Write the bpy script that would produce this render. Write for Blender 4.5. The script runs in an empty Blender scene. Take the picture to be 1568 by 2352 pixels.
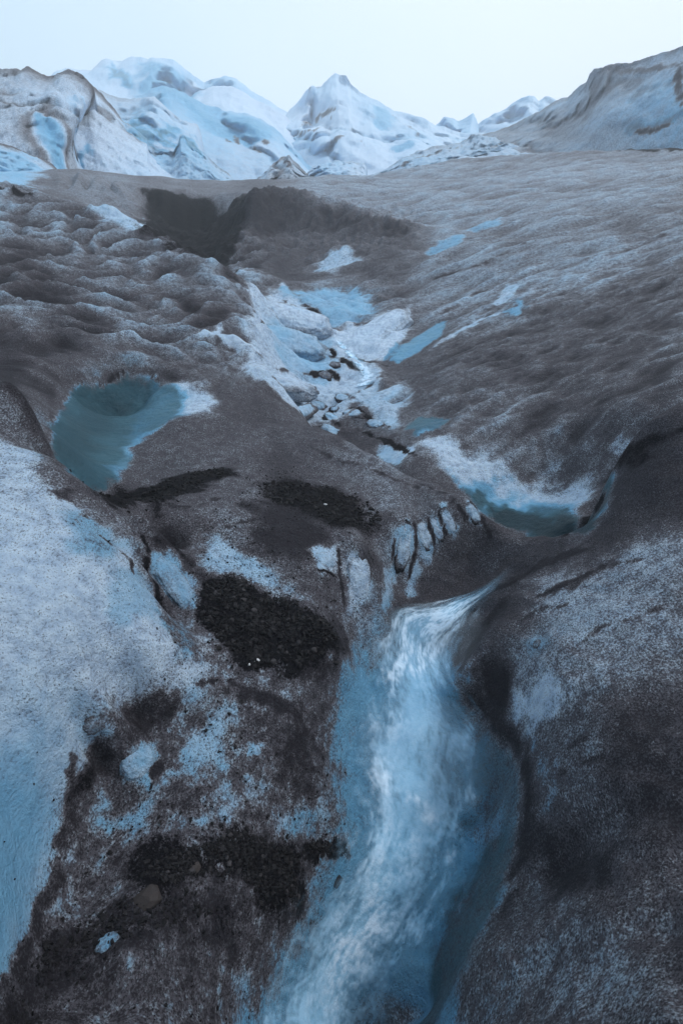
import bpy, bmesh, math, random
import numpy as np
from mathutils import Vector, Matrix
from mathutils.bvhtree import BVHTree

random.seed(7)
np.random.seed(7)
scene = bpy.context.scene
col = scene.collection

# ------------------------------------------------------------------ camera
PITCH = 28.0                                   # degrees below the horizon
cam_d = bpy.data.cameras.new('camera')
cam_d.sensor_fit = 'VERTICAL'
cam_d.angle = math.radians(90)
cam_d.clip_start = 0.02
cam_d.clip_end = 6000
cam = bpy.data.objects.new('camera', cam_d)
col.objects.link(cam)
cam.location = (0, 0, 0)
cam.rotation_euler = (math.radians(90 - PITCH), 0, 0)
scene.camera = cam

# ------------------------------------------------------------------ sky, sun, exposure
SUN_EL, SUN_AZ = 48.0, 62.0                    # soft bright part of the overcast, right of the view
world = bpy.data.worlds.new('World')
scene.world = world
world.use_nodes = True
wn = world.node_tree
wn.nodes.clear()
w_out = wn.nodes.new('ShaderNodeOutputWorld')
w_bg = wn.nodes.new('ShaderNodeBackground')
w_sky = wn.nodes.new('ShaderNodeTexSky')
w_sky.sky_type = 'NISHITA'
w_sky.sun_disc = False
w_sky.sun_elevation = math.radians(SUN_EL)
w_sky.sun_rotation = math.radians(SUN_AZ)
w_sky.dust_density = 4.0
w_bg.inputs['Strength'].default_value = 0.10
# thick even cloud deck: a pale veil over the Nishita sky, a little brighter to the right
w_co = wn.nodes.new('ShaderNodeTexCoord')
w_sep = wn.nodes.new('ShaderNodeSeparateXYZ')
wn.links.new(w_co.outputs['Generated'], w_sep.inputs[0])
w_mr = wn.nodes.new('ShaderNodeMapRange')
w_mr.inputs['From Min'].default_value = -0.62
w_mr.inputs['From Max'].default_value = 0.25
w_mr.interpolation_type = 'SMOOTHSTEP'
wn.links.new(w_sep.outputs['X'], w_mr.inputs['Value'])
w_no = wn.nodes.new('ShaderNodeTexNoise')
w_no.inputs['Scale'].default_value = 2.2
w_no.inputs['Detail'].default_value = 4.0
wn.links.new(w_co.outputs['Generated'], w_no.inputs['Vector'])
w_ma = wn.nodes.new('ShaderNodeMath')
w_ma.operation = 'MULTIPLY_ADD'
w_ma.inputs[1].default_value = 0.55
wn.links.new(w_no.outputs['Fac'], w_ma.inputs[0])
w_sub = wn.nodes.new('ShaderNodeMath')
w_sub.operation = 'SUBTRACT'
w_sub.inputs[1].default_value = 0.27
wn.links.new(w_mr.outputs[0], w_sub.inputs[0])
wn.links.new(w_sub.outputs[0], w_ma.inputs[2])
w_cl = wn.nodes.new('ShaderNodeMix')
w_cl.data_type = 'RGBA'
w_cl.inputs['A'].default_value = (6.6, 8.9, 10.8, 1)
w_cl.inputs['B'].default_value = (9.6, 10.8, 11.8, 1)
wn.links.new(w_ma.outputs[0], w_cl.inputs['Factor'])
w_mix = wn.nodes.new('ShaderNodeMix')
w_mix.data_type = 'RGBA'
w_mix.inputs['Factor'].default_value = 0.94
wn.links.new(w_sky.outputs[0], w_mix.inputs['A'])
wn.links.new(w_cl.outputs['Result'], w_mix.inputs['B'])
wn.links.new(w_mix.outputs['Result'], w_bg.inputs['Color'])
wn.links.new(w_bg.outputs[0], w_out.inputs[0])

sun_d = bpy.data.lights.new('sun', 'SUN')
sun_d.energy = 1.5
sun_d.angle = math.radians(11)
sun_d.color = (1.0, 0.99, 0.98)
sun = bpy.data.objects.new('sun', sun_d)
col.objects.link(sun)
_sd = Vector((math.sin(math.radians(SUN_AZ)) * math.cos(math.radians(SUN_EL)),
              math.cos(math.radians(SUN_AZ)) * math.cos(math.radians(SUN_EL)),
              math.sin(math.radians(SUN_EL))))
sun.rotation_euler = _sd.to_track_quat('Z', 'Y').to_euler()

vs = scene.view_settings
vs.view_transform = 'Standard'
vs.look = 'None'
vs.exposure = 0.06
vs.gamma = 1.0
vs.use_curve_mapping = False
scene.cycles.max_bounces = 6
scene.cycles.diffuse_bounces = 3
scene.cycles.transparent_max_bounces = 12
scene.cycles.volume_bounces = 2

# ------------------------------------------------------------------ noise in numpy
_rng = np.random.RandomState(11)
_perm = np.concatenate([_rng.permutation(256)] * 3).astype(np.int32)
_g2 = np.array([(math.cos(a), math.sin(a)) for a in np.linspace(0, 2 * np.pi, 32, endpoint=False)], np.float32)
_g3 = _rng.normal(size=(64, 3)).astype(np.float32)
_g3 /= np.linalg.norm(_g3, axis=1)[:, None]


def noise2(x, y):
    xi = np.floor(x); yi = np.floor(y)
    fx = (x - xi).astype(np.float32); fy = (y - yi).astype(np.float32)
    xi = xi.astype(np.int32) & 255; yi = yi.astype(np.int32) & 255
    u = fx * fx * fx * (fx * (fx * 6 - 15) + 10)
    v = fy * fy * fy * (fy * (fy * 6 - 15) + 10)
    def g(dx, dy):
        h = _perm[_perm[xi + dx] + yi + dy] & 31
        return _g2[h, 0] * (fx - dx) + _g2[h, 1] * (fy - dy)
    a = g(0, 0); b = g(1, 0); c = g(0, 1); d = g(1, 1)
    return (a + u * (b - a) + v * ((c + u * (d - c)) - (a + u * (b - a)))) * 1.5


def noise3(p):
    i = np.floor(p); f = (p - i).astype(np.float32)
    i = i.astype(np.int32) & 255
    w = f * f * f * (f * (f * 6 - 15) + 10)
    def g(dx, dy, dz):
        h = _perm[_perm[_perm[i[:, 0] + dx] + i[:, 1] + dy] + i[:, 2] + dz] & 63
        return _g3[h, 0] * (f[:, 0] - dx) + _g3[h, 1] * (f[:, 1] - dy) + _g3[h, 2] * (f[:, 2] - dz)
    L = lambda a, b, t: a + t * (b - a)
    x00 = L(g(0, 0, 0), g(1, 0, 0), w[:, 0]); x10 = L(g(0, 1, 0), g(1, 1, 0), w[:, 0])
    x01 = L(g(0, 0, 1), g(1, 0, 1), w[:, 0]); x11 = L(g(0, 1, 1), g(1, 1, 1), w[:, 0])
    return L(L(x00, x10, w[:, 1]), L(x01, x11, w[:, 1]), w[:, 2]) * 1.6


def fbm3(p, octaves=4, gain=0.5):
    s = 0; a = 1.0; t = 0
    for k in range(octaves):
        s = s + a * noise3(p * (2.03 ** k) + 17.3 * k); t += a; a *= gain
    return s / t


def sstep(a, b, x):
    t = np.clip((x - a) / (b - a), 0, 1)
    return t * t * (3 - 2 * t)


# ------------------------------------------------------------------ survey: sight lines read off the photograph (1568 x 2352)
K = 1176.0                                      # half the picture height, 90 degrees high
_cp, _sp = math.cos(math.radians(PITCH)), math.sin(math.radians(PITCH))


def ray(px, py):
    x = (px - 784.0) / K
    y = -(py - 1176.0) / K
    return np.array((x, _cp + y * _sp, y * _cp - _sp))


def pt(px, py, r):                              # the point at horizontal distance r on that sight line
    d = ray(px, py)
    return d * (r / math.hypot(d[0], d[1]))


# ------------------------------------------------------------------ terrain: a height field through surveyed points
H0 = 2.15
ctrl = []                                       # az, ln r, z


def add(p):
    r = math.hypot(p[0], p[1])
    ctrl.append((math.atan2(p[0], p[1]), math.log(r), p[2]))


def S(*pts):                                    # plain surface points (px, py, r)
    for a in pts:
        add(pt(*a))


def dense(pts, step=38):
    out = []
    for (x0, y0, r0), (x1, y1, r1) in zip(pts, pts[1:]):
        n = max(1, int(math.hypot(x1 - x0, y1 - y0) / step))
        for i in range(n):
            f = i / n
            out.append((x0 + (x1 - x0) * f, y0 + (y1 - y0) * f, r0 * (r1 / r0) ** f))
    return out + [pts[-1]]


def crest(drop, gap, *pts, ends=(0.3, 0.3)):     # occluding edges: the ground falls away behind them
    L = dense(pts)
    n = len(L) - 1
    for i, (px, py, r) in enumerate(L):
        p = pt(px, py, r); add(p)
        t = min(1.0, ends[0] + 4 * i / n, ends[1] + 4 * (n - i) / n)
        if t <= 0.05: continue
        f = 1 + gap * (.4 + .6 * t)
        add(np.array((p[0] * f, p[1] * f, p[2] - drop * t)))


def ridge(daz, dz, *pts):                       # an edge that runs away from the viewer: the ground falls off to one side
    for px, py, r in dense(pts):
        p = pt(px, py, r); add(p)
        a = math.atan2(p[0], p[1]) + daz
        add(np.array((r * math.sin(a), r * math.cos(a), p[2] - dz)))


def edge(*pts):                                 # a line of surface points
    S(*dense(pts))


def CH(*pts):
    S(*pts)


# left slope, its long crest in front of the channel
crest(0.7, .08, (-120, 445, 15.5), (0, 452, 15), (100, 478, 14.2), (200, 503, 13.4), (300, 535, 12.6), (420, 590, 11.2), (515, 628, 9.8))
ridge(.045, .35, (545, 680, 9.0), (590, 770, 7.7), (615, 860, 6.6), (690, 955, 5.4))
crest(0.3, .07, (780, 1010, 4.7), (860, 1055, 4.25), (940, 1090, 3.95))
crest(0.28, .06, (1010, 1115, 3.75), (1070, 1150, 3.6), (1120, 1195, 3.45))
S((0, 520, 12.2), (150, 540, 11.6), (300, 600, 10.4), (430, 660, 9.2), (0, 620, 9.6), (200, 660, 9.0), (400, 740, 7.9), (520, 760, 7.3),
  (0, 740, 7.3), (200, 780, 6.9), (420, 840, 6.3), (560, 880, 5.9), (-200, 620, 9.6), (-200, 800, 6.2), (0, 840, 5.6), (100, 850, 5.5))
# lip over the blue alcove
S((150, 862, 5.75), (215, 852, 5.95), (290, 838, 6.1), (380, 862, 5.8))
S((180, 900, 5.68), (240, 892, 5.85), (290, 885, 5.95), (370, 902, 5.6), (240, 925, 5.78), (310, 915, 5.85))
S((480, 900, 5.4), (600, 960, 4.9), (300, 950, 5.45), (210, 965, 5.0), (180, 1045, 4.1), (240, 1100, 3.75), (260, 1010, 4.7), (420, 970, 4.65), (340, 1040, 4.25), (480, 1040, 4.1), (640, 1030, 4.3), (760, 1080, 3.95))
# rim of the near left bank in front of the alcove
crest(.45, .12, (112, 1018, 3.25), (150, 1072, 2.9), (180, 1105, 2.72), (215, 1128, 2.6))
S((98, 985, 3.85), (122, 945, 4.6), (150, 900, 5.3), (178, 876, 5.75), (30, 880, 4.9), (75, 920, 4.5), (60, 980, 3.65), (90, 1030, 3.15))
S((138, 1005, 4.0), (158, 962, 4.75), (180, 918, 5.4))
S((280, 1180, 2.55), (340, 1215, 2.55))
S((0, 960, 3.5), (0, 1080, 2.65), (100, 1150, 2.35), (200, 1230, 2.15), (0, 1250, 2.1), (120, 1350, 1.87), (250, 1330, 1.98), (0, 1450, 1.75),
  (200, 1500, 1.7), (330, 1400, 1.9), (330, 1500, 1.72), (430, 1540, 1.72), (0, 1650, 1.56), (110, 1620, 1.57), (225, 1630, 1.57), (0, 1850, 1.36), (80, 1830, 1.39), (-250, 1300, 1.9), (-250, 1700, 1.38), (-200, 1000, 2.9))
# its lower wall comes down to the gravelly floor
edge((163, 1720, 1.5), (150, 1850, 1.4), (118, 2010, 1.23), (60, 2160, 1.06), (0, 2262, .96), (-120, 2380, .84))
S((0, 2050, 1.14), (-200, 2000, 1.08))
# trough beside the little tongue of ice
crest(0.07, .035, (318, 1240, 2.33), (328, 1300, 2.2), (352, 1370, 2.06), (400, 1430, 1.98))
S((350, 1262, 2.58), (380, 1330, 2.3), (430, 1390, 2.16), (330, 1228, 2.62))
# gravelly floor, middle
S((240, 1140, 2.95), (330, 1150, 3.05), (420, 1110, 3.4), (520, 1090, 3.6), (620, 1110, 3.55), (720, 1140, 3.4), (850, 1180, 3.3), (960, 1160, 3.5),
  (420, 1200, 2.75), (540, 1200, 2.8), (700, 1230, 2.75), (820, 1250, 2.78), (470, 1290, 2.42), (600, 1300, 2.45), (540, 1400, 2.12), (640, 1420, 2.12), (740, 1400, 2.25), (740, 1310, 2.5),
  (600, 1530, 1.84), (500, 1530, 1.82), (700, 1520, 1.9), (760, 1470, 2.05))
# ice wall with ribs above the chute
S((920, 1215, 3.15), (1010, 1180, 3.35), (1080, 1170, 3.45), (910, 1320, 3.0), (960, 1330, 3.05), (1020, 1300, 3.2), (1100, 1280, 3.35), (1160, 1230, 3.45), (800, 1290, 2.7), (850, 1350, 2.65), (810, 1440, 2.42))
# floor, near
S((300, 1640, 1.66), (420, 1640, 1.62), (560, 1640, 1.64), (690, 1620, 1.72), (300, 1760, 1.47), (225, 1740, 1.54), (450, 1780, 1.4), (600, 1760, 1.45), (720, 1760, 1.52), (205, 1860, 1.41), (300, 1930, 1.27),
  (450, 1900, 1.22), (600, 1900, 1.24), (720, 1900, 1.34), (180, 2040, 1.2), (330, 2040, 1.07), (500, 2040, 1.04), (650, 2040, 1.07), (130, 2170, 1.05), (300, 2180, .9), (450, 2180, .88), (600, 2180, .9),
  (100, 2300, .92), (250, 2340, .8), (420, 2340, .72), (560, 2352, .74), (0, 2352, .89), (300, 2480, .6), (600, 2480, .6))
# chute bed
CH((1245, 1235, 3.45), (1190, 1290, 3.25), (1130, 1360, 3.02), (1070, 1400, 2.92), (980, 1400, 2.85), (900, 1400, 2.72), (1000, 1470, 2.72), (900, 1500, 2.52), (850, 1580, 2.22), (960, 1580, 2.38), (1030, 1560, 2.5),
  (830, 1700, 1.92), (960, 1700, 2.05), (1080, 1700, 2.15), (1135, 1760, 1.98), (830, 1850, 1.6), (980, 1850, 1.75), (1130, 1850, 1.82), (800, 2000, 1.3), (950, 2000, 1.46), (1090, 2000, 1.52),
  (720, 2150, 1.05), (850, 2150, 1.18), (1000, 2150, 1.24), (930, 2235, 1.10), (680, 2300, .85), (850, 2320, .98), (980, 2330, 1.0), (850, 2480, .8))
# near right bank
edge((1196, 1760, 1.8), (1192, 1880, 1.55), (1175, 1990, 1.38), (1135, 2070, 1.24), (1080, 2170, 1.07), (1045, 2250, .96), (1005, 2352, .83), (970, 2470, .7))
S((1265, 1262, 3.2), (1190, 1370, 2.78), (1120, 1470, 2.48), (1070, 1540, 2.34), (1110, 1590, 2.28), (1165, 1665, 2.05))
S((1300, 1300, 2.92), (1450, 1200, 3.1), (1568, 1150, 3.15), (1300, 1400, 2.5), (1450, 1350, 2.52), (1568, 1300, 2.6), (1250, 1520, 2.15), (1400, 1500, 2.1), (1568, 1480, 2.1), (1250, 1620, 1.94), (1400, 1650, 1.72), (1568, 1640, 1.75),
  (1280, 1760, 1.62), (1420, 1800, 1.46), (1568, 1800, 1.48), (1290, 1900, 1.42), (1450, 1930, 1.28), (1290, 2010, 1.32), (1568, 1960, 1.27), (1250, 2100, 1.12), (1400, 2100, 1.04), (1250, 2230, .92), (1400, 2250, .86), (1568, 2150, 1.0),
  (1200, 2340, .78), (1400, 2352, .74), (1568, 2352, .75), (1750, 1300, 2.6), (1750, 1700, 1.6), (1750, 2100, 1.0), (1300, 2480, .6))
# fold: the right bank stands in front of the big slope
crest(.36, .08, (1300, 1232, 3.3), (1345, 1205, 3.45), (1380, 1165, 3.58), (1397, 1110, 3.8), (1425, 1060, 4.0), (1440, 1045, 4.05), (1480, 1030, 4.1), (1568, 1000, 4.2), (1700, 960, 4.3))
# big right slope with its undercut toe above the pool
S((1140, 1195, 4.25), (1220, 1212, 4.15), (1300, 1215, 4.05), (1350, 1190, 4.1), (1130, 1150, 4.5), (1230, 1150, 4.62), (1330, 1150, 4.5), (1080, 1105, 4.62), (1160, 1090, 4.85), (1280, 1095, 4.9), (1370, 1100, 4.7),
  (1000, 1050, 4.75), (920, 1072, 4.6), (960, 1030, 4.95), (1040, 990, 5.3), (1200, 1010, 5.2), (1370, 1010, 5.0), (1480, 960, 5.0), (1568, 920, 5.1), (1060, 930, 5.9), (1200, 900, 6.1), (1400, 880, 6.0), (1568, 820, 6.2),
  (1000, 870, 6.8), (1100, 820, 7.5), (1250, 770, 8.0), (1420, 740, 8.0), (1568, 700, 8.0), (1020, 780, 8.7), (1150, 700, 9.8), (1300, 640, 10.5), (1450, 610, 10.8), (1568, 580, 10.8), (1720, 560, 10.5), (1720, 800, 6.0),
  (1030, 700, 11.0), (1000, 630, 13.0), (1150, 590, 13.0), (1300, 540, 14.0), (1500, 500, 14.5), (1050, 550, 16.0), (1200, 490, 18.5), (1400, 450, 20.0), (1568, 430, 20.0), (1720, 420, 19))
# channel floor
S((900, 1050, 5.0), (850, 1020, 5.3), (960, 985, 5.35), (1010, 965, 5.7), (760, 970, 6.2), (850, 950, 6.25), (900, 900, 6.9), (700, 900, 7.1), (790, 900, 7.2), (830, 860, 7.8), (660, 820, 8.6), (760, 820, 8.7), (880, 830, 8.3), (950, 800, 8.7),
  (620, 740, 10.5), (700, 760, 10.2), (800, 780, 9.8), (860, 740, 10.6), (930, 720, 10.8), (1010, 745, 9.6), (740, 745, 10.6), (600, 680, 12.3), (670, 670, 12.8), (720, 700, 11.8), (760, 700, 12.4), (840, 690, 12.3), (900, 660, 12.9), (600, 640, 13.6), (540, 640, 13.4))
# bowl, its crest, the dark cave
S((700, 620, 15.0), (800, 600, 15.0), (900, 590, 14.8), (620, 600, 15.2), (640, 530, 17.9), (760, 520, 18.0), (880, 545, 16.9), (560, 560, 16.4), (525, 610, 15.4))
crest(0.10, .10, (570, 452, 18.6), (650, 446, 19.2), (760, 468, 19.0), (870, 502, 18.2), (980, 532, 17.2))
S((430, 585, 18.0), (470, 582, 22.0), (470, 540, 22.7), (480, 500, 23.1), (400, 530, 22.4), (390, 470, 23.1), (350, 530, 18.8), (530, 470, 21.6), (540, 520, 18.6))
S((340, 436, 23.6), (400, 444, 23.8), (460, 450, 24.0), (520, 447, 23.5), (580, 432, 25), (700, 425, 27))
S((310, 530, 17.6), (250, 505, 18.4), (200, 480, 19.2), (180, 440, 21), (280, 440, 21.5), (100, 440, 20), (150, 400, 24), (30, 440, 17.5), (0, 420, 20), (250, 410, 25), (400, 425, 26), (-150, 420, 20))
# upper grey slope to its crest
S((850, 450, 24), (1000, 450, 24), (1000, 500, 20.5), (850, 425, 28), (1100, 420, 27), (1250, 400, 28), (1400, 390, 28), (1568, 380, 27), (1000, 410, 30))
crest(0.8, .15, (600, 418, 30), (720, 412, 31), (850, 406, 32), (960, 392, 34), (1060, 376, 36), (1180, 366, 36), (1300, 358, 36), (1430, 350, 36), (1568, 350, 35), (1750, 345, 34))
crest(0.6, .15, (500, 418, 29), (380, 408, 28), (250, 398, 27), (130, 392, 26), (0, 395, 25), (-200, 400, 24))
# ground far out, and round behind the camera
for a in np.radians([-170, -130, -95, -70, 70, 95, 130, 170]):
    for r, z in ((.3, -2.1), (1, -1.9), (3, -1.4), (10, -.2), (30, 1.2)):
        ctrl.append((a, math.log(r), z))
for a in np.radians(range(-60, 61, 15)):
    for r, z in ((60, 1.5), (150, 6)):
        ctrl.append((a, math.log(r), z))
    ctrl.append((a, math.log(.22), -2.15))
    ctrl.append((a, math.log(.08), -2.1))
ctrl = np.array(ctrl)
_q = (ctrl[:, 2] + H0) / np.exp(ctrl[:, 1])


def _tps(d2):
    return -np.sqrt(d2 + 0.025 ** 2)


_C = ctrl[:, :2]
_d2 = ((_C[:, None] - _C[None]) ** 2).sum(-1)
_n = len(_C)
_A = np.zeros((_n + 3, _n + 3))
_A[:_n, :_n] = _tps(_d2) + np.eye(_n) * 1e-4
_A[:_n, _n] = 1; _A[:_n, _n + 1:] = _C
_A[_n:, :_n] = _A[:_n, _n:].T
_W = np.linalg.solve(_A, np.concatenate([_q, np.zeros(3)]))


def base_height(az, lr):                        # flat arrays
    out = np.empty(len(az))
    for i in range(0, len(az), 40000):
        a = az[i:i + 40000]; l = lr[i:i + 40000]
        d2 = (a[:, None] - _C[None, :, 0]) ** 2 + (l[:, None] - _C[None, :, 1]) ** 2
        out[i:i + 40000] = _tps(d2) @ _W[:_n] + _W[_n] + a * _W[_n + 1] + l * _W[_n + 2]
    return out * np.exp(lr) - H0


# grid: fine where the ground lies in view, coarse elsewhere
_az = np.radians(np.concatenate([np.linspace(-180, -62, 24, endpoint=False), np.linspace(-62, -34, 110, endpoint=False), np.linspace(-34, 34, 560, endpoint=False),
                                 np.linspace(34, 62, 110, endpoint=False), np.linspace(62, 180, 25)]))
_lr = np.concatenate([np.linspace(math.log(.05), math.log(.4), 30, endpoint=False), np.linspace(math.log(.4), math.log(42), 1150, endpoint=False), np.linspace(math.log(42), math.log(168), 20)])
NA, NR = len(_az), len(_lr)
# smooth base on a coarser grid, then bilinear
_ca = np.radians(np.concatenate([np.linspace(-180, -64, 30, endpoint=False), np.linspace(-64, 64, 300, endpoint=False), np.linspace(64, 180, 31)]))
_cl = np.linspace(math.log(.05), math.log(900), 640)
_ga, _gl = np.meshgrid(_ca, _cl)
_cb = base_height(_ga.ravel(), _gl.ravel()).reshape(_ga.shape)
_cb = _cb / np.exp(_gl)


def base(az, lr):                               # bilinear lookup of the smooth ground
    fi = np.clip((lr - _cl[0]) / (_cl[1] - _cl[0]), 0, len(_cl) - 1.001)
    i = fi.astype(int); fi = fi - i
    j = np.clip(np.searchsorted(_ca, az, side='right') - 1, 0, len(_ca) - 2)
    fj = np.clip((az - _ca[j]) / (_ca[j + 1] - _ca[j]), 0, 1)
    t = (_cb[i, j] * (1 - fj) + _cb[i, j + 1] * fj) * (1 - fi) + (_cb[i + 1, j] * (1 - fj) + _cb[i + 1, j + 1] * fj) * fi
    return t * np.exp(lr)


GA, GL = np.meshgrid(_az, _lr)
GA = GA.ravel(); GL = GL.ravel(); GR = np.exp(GL)
X = GR * np.sin(GA); Y = GR * np.cos(GA)
ZB = base(GA, GL)


def relief(x, y, r, z0):
    """weathering relief: every wavelength shows over the distances where it can be seen"""
    z = np.zeros_like(x)
    x = x + .62 * z0; y = y + .85 * z0
    wl = 5.0; k = 0
    while wl > 0.012:
        w = sstep(2.2, 6.0, r / wl) * (1 - sstep(70, 150, r / wl))
        m = w > 0.002
        if m.any():
            n = noise2(x[m] / wl + 31.7 * k, y[m] / wl - 12.1 * k)
            z[m] += w[m] * (n * .7 + (.35 - np.abs(noise2(x[m] / (wl * 1.2) - 8.3 * k, y[m] / wl + 3.3 * k))) * .6) * wl * 0.042
        wl /= 1.9; k += 1
    return z


def in_poly_pix(px, py, poly):
    ins = np.zeros(len(px), bool)
    n = len(poly)
    for i in range(n):
        x1, y1 = poly[i]; x2, y2 = poly[(i + 1) % n]
        c = ((y1 > py) != (y2 > py))
        ins ^= c & (px < (x2 - x1) * (py - y1) / (y2 - y1 + 1e-9) + x1)
    return ins


ZREL = relief(X, Y, GR, ZB)
ZN = ZREL.copy()
# sun cups: long shallow scoops with sharp rims on the open slopes
wx = X + 0.30 * noise2(X / 1.1, Y / 1.1 + 9); wy = Y + 0.30 * noise2(X / 1.1 + 40, Y / 1.1)
left_slope = sstep(4.9, 6.5, GR) * (1 - sstep(15, 19, GR)) * (1 - sstep(-0.17, -0.10, GA))
upper = sstep(7, 11, GR) * (1 - sstep(44, 60, GR)) * sstep(-0.16, -0.02, GA)
right_slope = sstep(4.4, 5.2, GR) * (1 - sstep(9, 13, GR)) * sstep(0.12, 0.22, GA)


def cups(u, v, wl, stretch):
    n = noise2(u / (wl * stretch), v / wl)
    m = noise2(u / (wl * stretch) + 71.3, v / wl + 13.9)
    return 0.62 - np.abs(n) - .55 * np.abs(m)   # ridged nets around scoops


ZL = np.zeros_like(X)
au, av = wx * .86 + wy * .5, -wx * .5 + wy * .86
for wl, amp in ((.52, .20), (.27, .105), (.13, .045)):
    ZL += amp * cups(au + 5 * wl, av, wl, 1.7)
ZU = np.zeros_like(X)
bu, bv = X * .93 + Y * .36, -X * .36 + Y * .93
for wl, amp in ((.85, .11), (.42, .06), (.21, .028)):
    ZU += amp * cups(bu + 3 * wl, bv, wl, 2.2)
ZRS = np.zeros_like(X)
for wl, amp in ((.42, .045), (.2, .028), (.1, .014)):
    ZRS += amp * cups(bu + 9 * wl, bv, wl, 1.7)
cup_all = ZL * left_slope + ZU * upper * (1 - .5 * right_slope) + ZRS * right_slope
ZN += cup_all
hollow_dirt_shade = -(ZL / .19 * left_slope + ZU / .12 * upper * .45 + ZRS / .06 * right_slope * .8) * .50 + .06 * (left_slope + right_slope)  # dirt gathered in the scoops, strengthened to stand in for their shaded sides
bank = sstep(.14, .24, GA) * (1 - sstep(3.6, 4.4, GR)) * sstep(.5, .8, GR)
clump = np.zeros_like(X)
nm = GR < 3.2
PB = np.stack([X, Y, ZB], 1)[nm]
clump[nm] = noise3(PB / .070) * .5 + noise3(PB / .029 + 5.5) * .5
hollow_dirt_shade += clump * .42 * (1 - sstep(1.5, 3.2, GR)) * (1 - .6 * bank)
hollow_dirt_shade -= ZREL / (.028 * GR ** .9 + .012) * .16
# the cave wall is fluted top to bottom
cave = sstep(20.5, 21.5, GR) * (1 - sstep(23.0, 23.6, GR)) * sstep(-.46, -.40, GA) * (1 - sstep(-.22, -.17, GA))
ZN += cave * (np.abs(noise2(GA * 40 + noise2(GA * 9, GR * .4) * .8, GR * .12)) * .5 - .2)
bowl = sstep(14.5, 16, GR) * (1 - sstep(20, 24, GR)) * sstep(-.40, -.36, GA) * (1 - sstep(.10, .16, GA))
ZN += bowl * (.16 * cups(X - .7 * Y, X + Y, .9, .5) + .08 * cups(X - .7 * Y, X + Y + 3, .4, .5))
# lumpy skin of the near right bank
px_, py_ = X + .62 * ZB, Y + .85 * ZB
ZN += bank * (.030 * cups(px_ * .8 + py_ * .6, py_ * .8 - px_ * .6, .34, 1.8) + .016 * cups(px_ + 4, py_, .15, 1.5))
# blocky steps of washed ice in the upper channel
chan = sstep(5.2, 6.0, GR) * (1 - sstep(12.5, 14, GR)) * sstep(-.22, -.14, GA) * (1 - sstep(.07, .13, GA))
ZCH = .16 * cups(X + .3 * Y, Y, 1.0, .9) + .09 * cups(X, Y + 7, .45, 1.2) + .03 * cups(X + 3, Y, .2, 1.2)
ZN += chan * ZCH
Z = ZB + ZN
V = np.stack([X, Y, Z], 1)


# ------------------------------------------------------------------ mesh helpers
def grid_faces(nr, na):
    i = np.arange(nr - 1)[:, None] * na + np.arange(na - 1)[None]
    return np.stack([i, i + 1, i + na + 1, i + na], -1).reshape(-1, 4)


def mesh_np(name, verts, faces, mat, attrs=None, smooth=True):
    me = bpy.data.meshes.new(name)
    me.vertices.add(len(verts))
    me.vertices.foreach_set('co', np.asarray(verts, np.float32).ravel())
    faces = np.asarray(faces, np.int32)
    k = faces.shape[1]
    me.loops.add(faces.size)
    me.loops.foreach_set('vertex_index', faces.ravel())
    me.polygons.add(len(faces))
    me.polygons.foreach_set('loop_start', np.arange(0, faces.size, k, dtype=np.int32))
    me.polygons.foreach_set('loop_total', np.full(len(faces), k, np.int32))
    me.polygons.foreach_set('use_smooth', np.full(len(faces), smooth, bool))
    me.update(calc_edges=True)
    for key, val in (attrs or {}).items():
        a = me.attributes.new(key, 'FLOAT', 'POINT')
        a.data.foreach_set('value', np.asarray(val, np.float32))
    me.materials.append(mat)
    o = bpy.data.objects.new(name, me)
    col.objects.link(o)
    return o


def tag(o, label=None, cat=None, group=None, kind=None):
    if label: o['label'] = label
    if cat: o['category'] = cat
    if group: o['group'] = group
    if kind: o['kind'] = kind
    return o


# ------------------------------------------------------------------ materials
def node_mat(name):
    m = bpy.data.materials.new(name)
    m.use_nodes = True
    nt = m.node_tree
    nt.nodes.clear()
    out = nt.nodes.new('ShaderNodeOutputMaterial')
    b = nt.nodes.new('ShaderNodeBsdfPrincipled')
    nt.links.new(b.outputs[0], out.inputs[0])
    return m, nt, b


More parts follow.
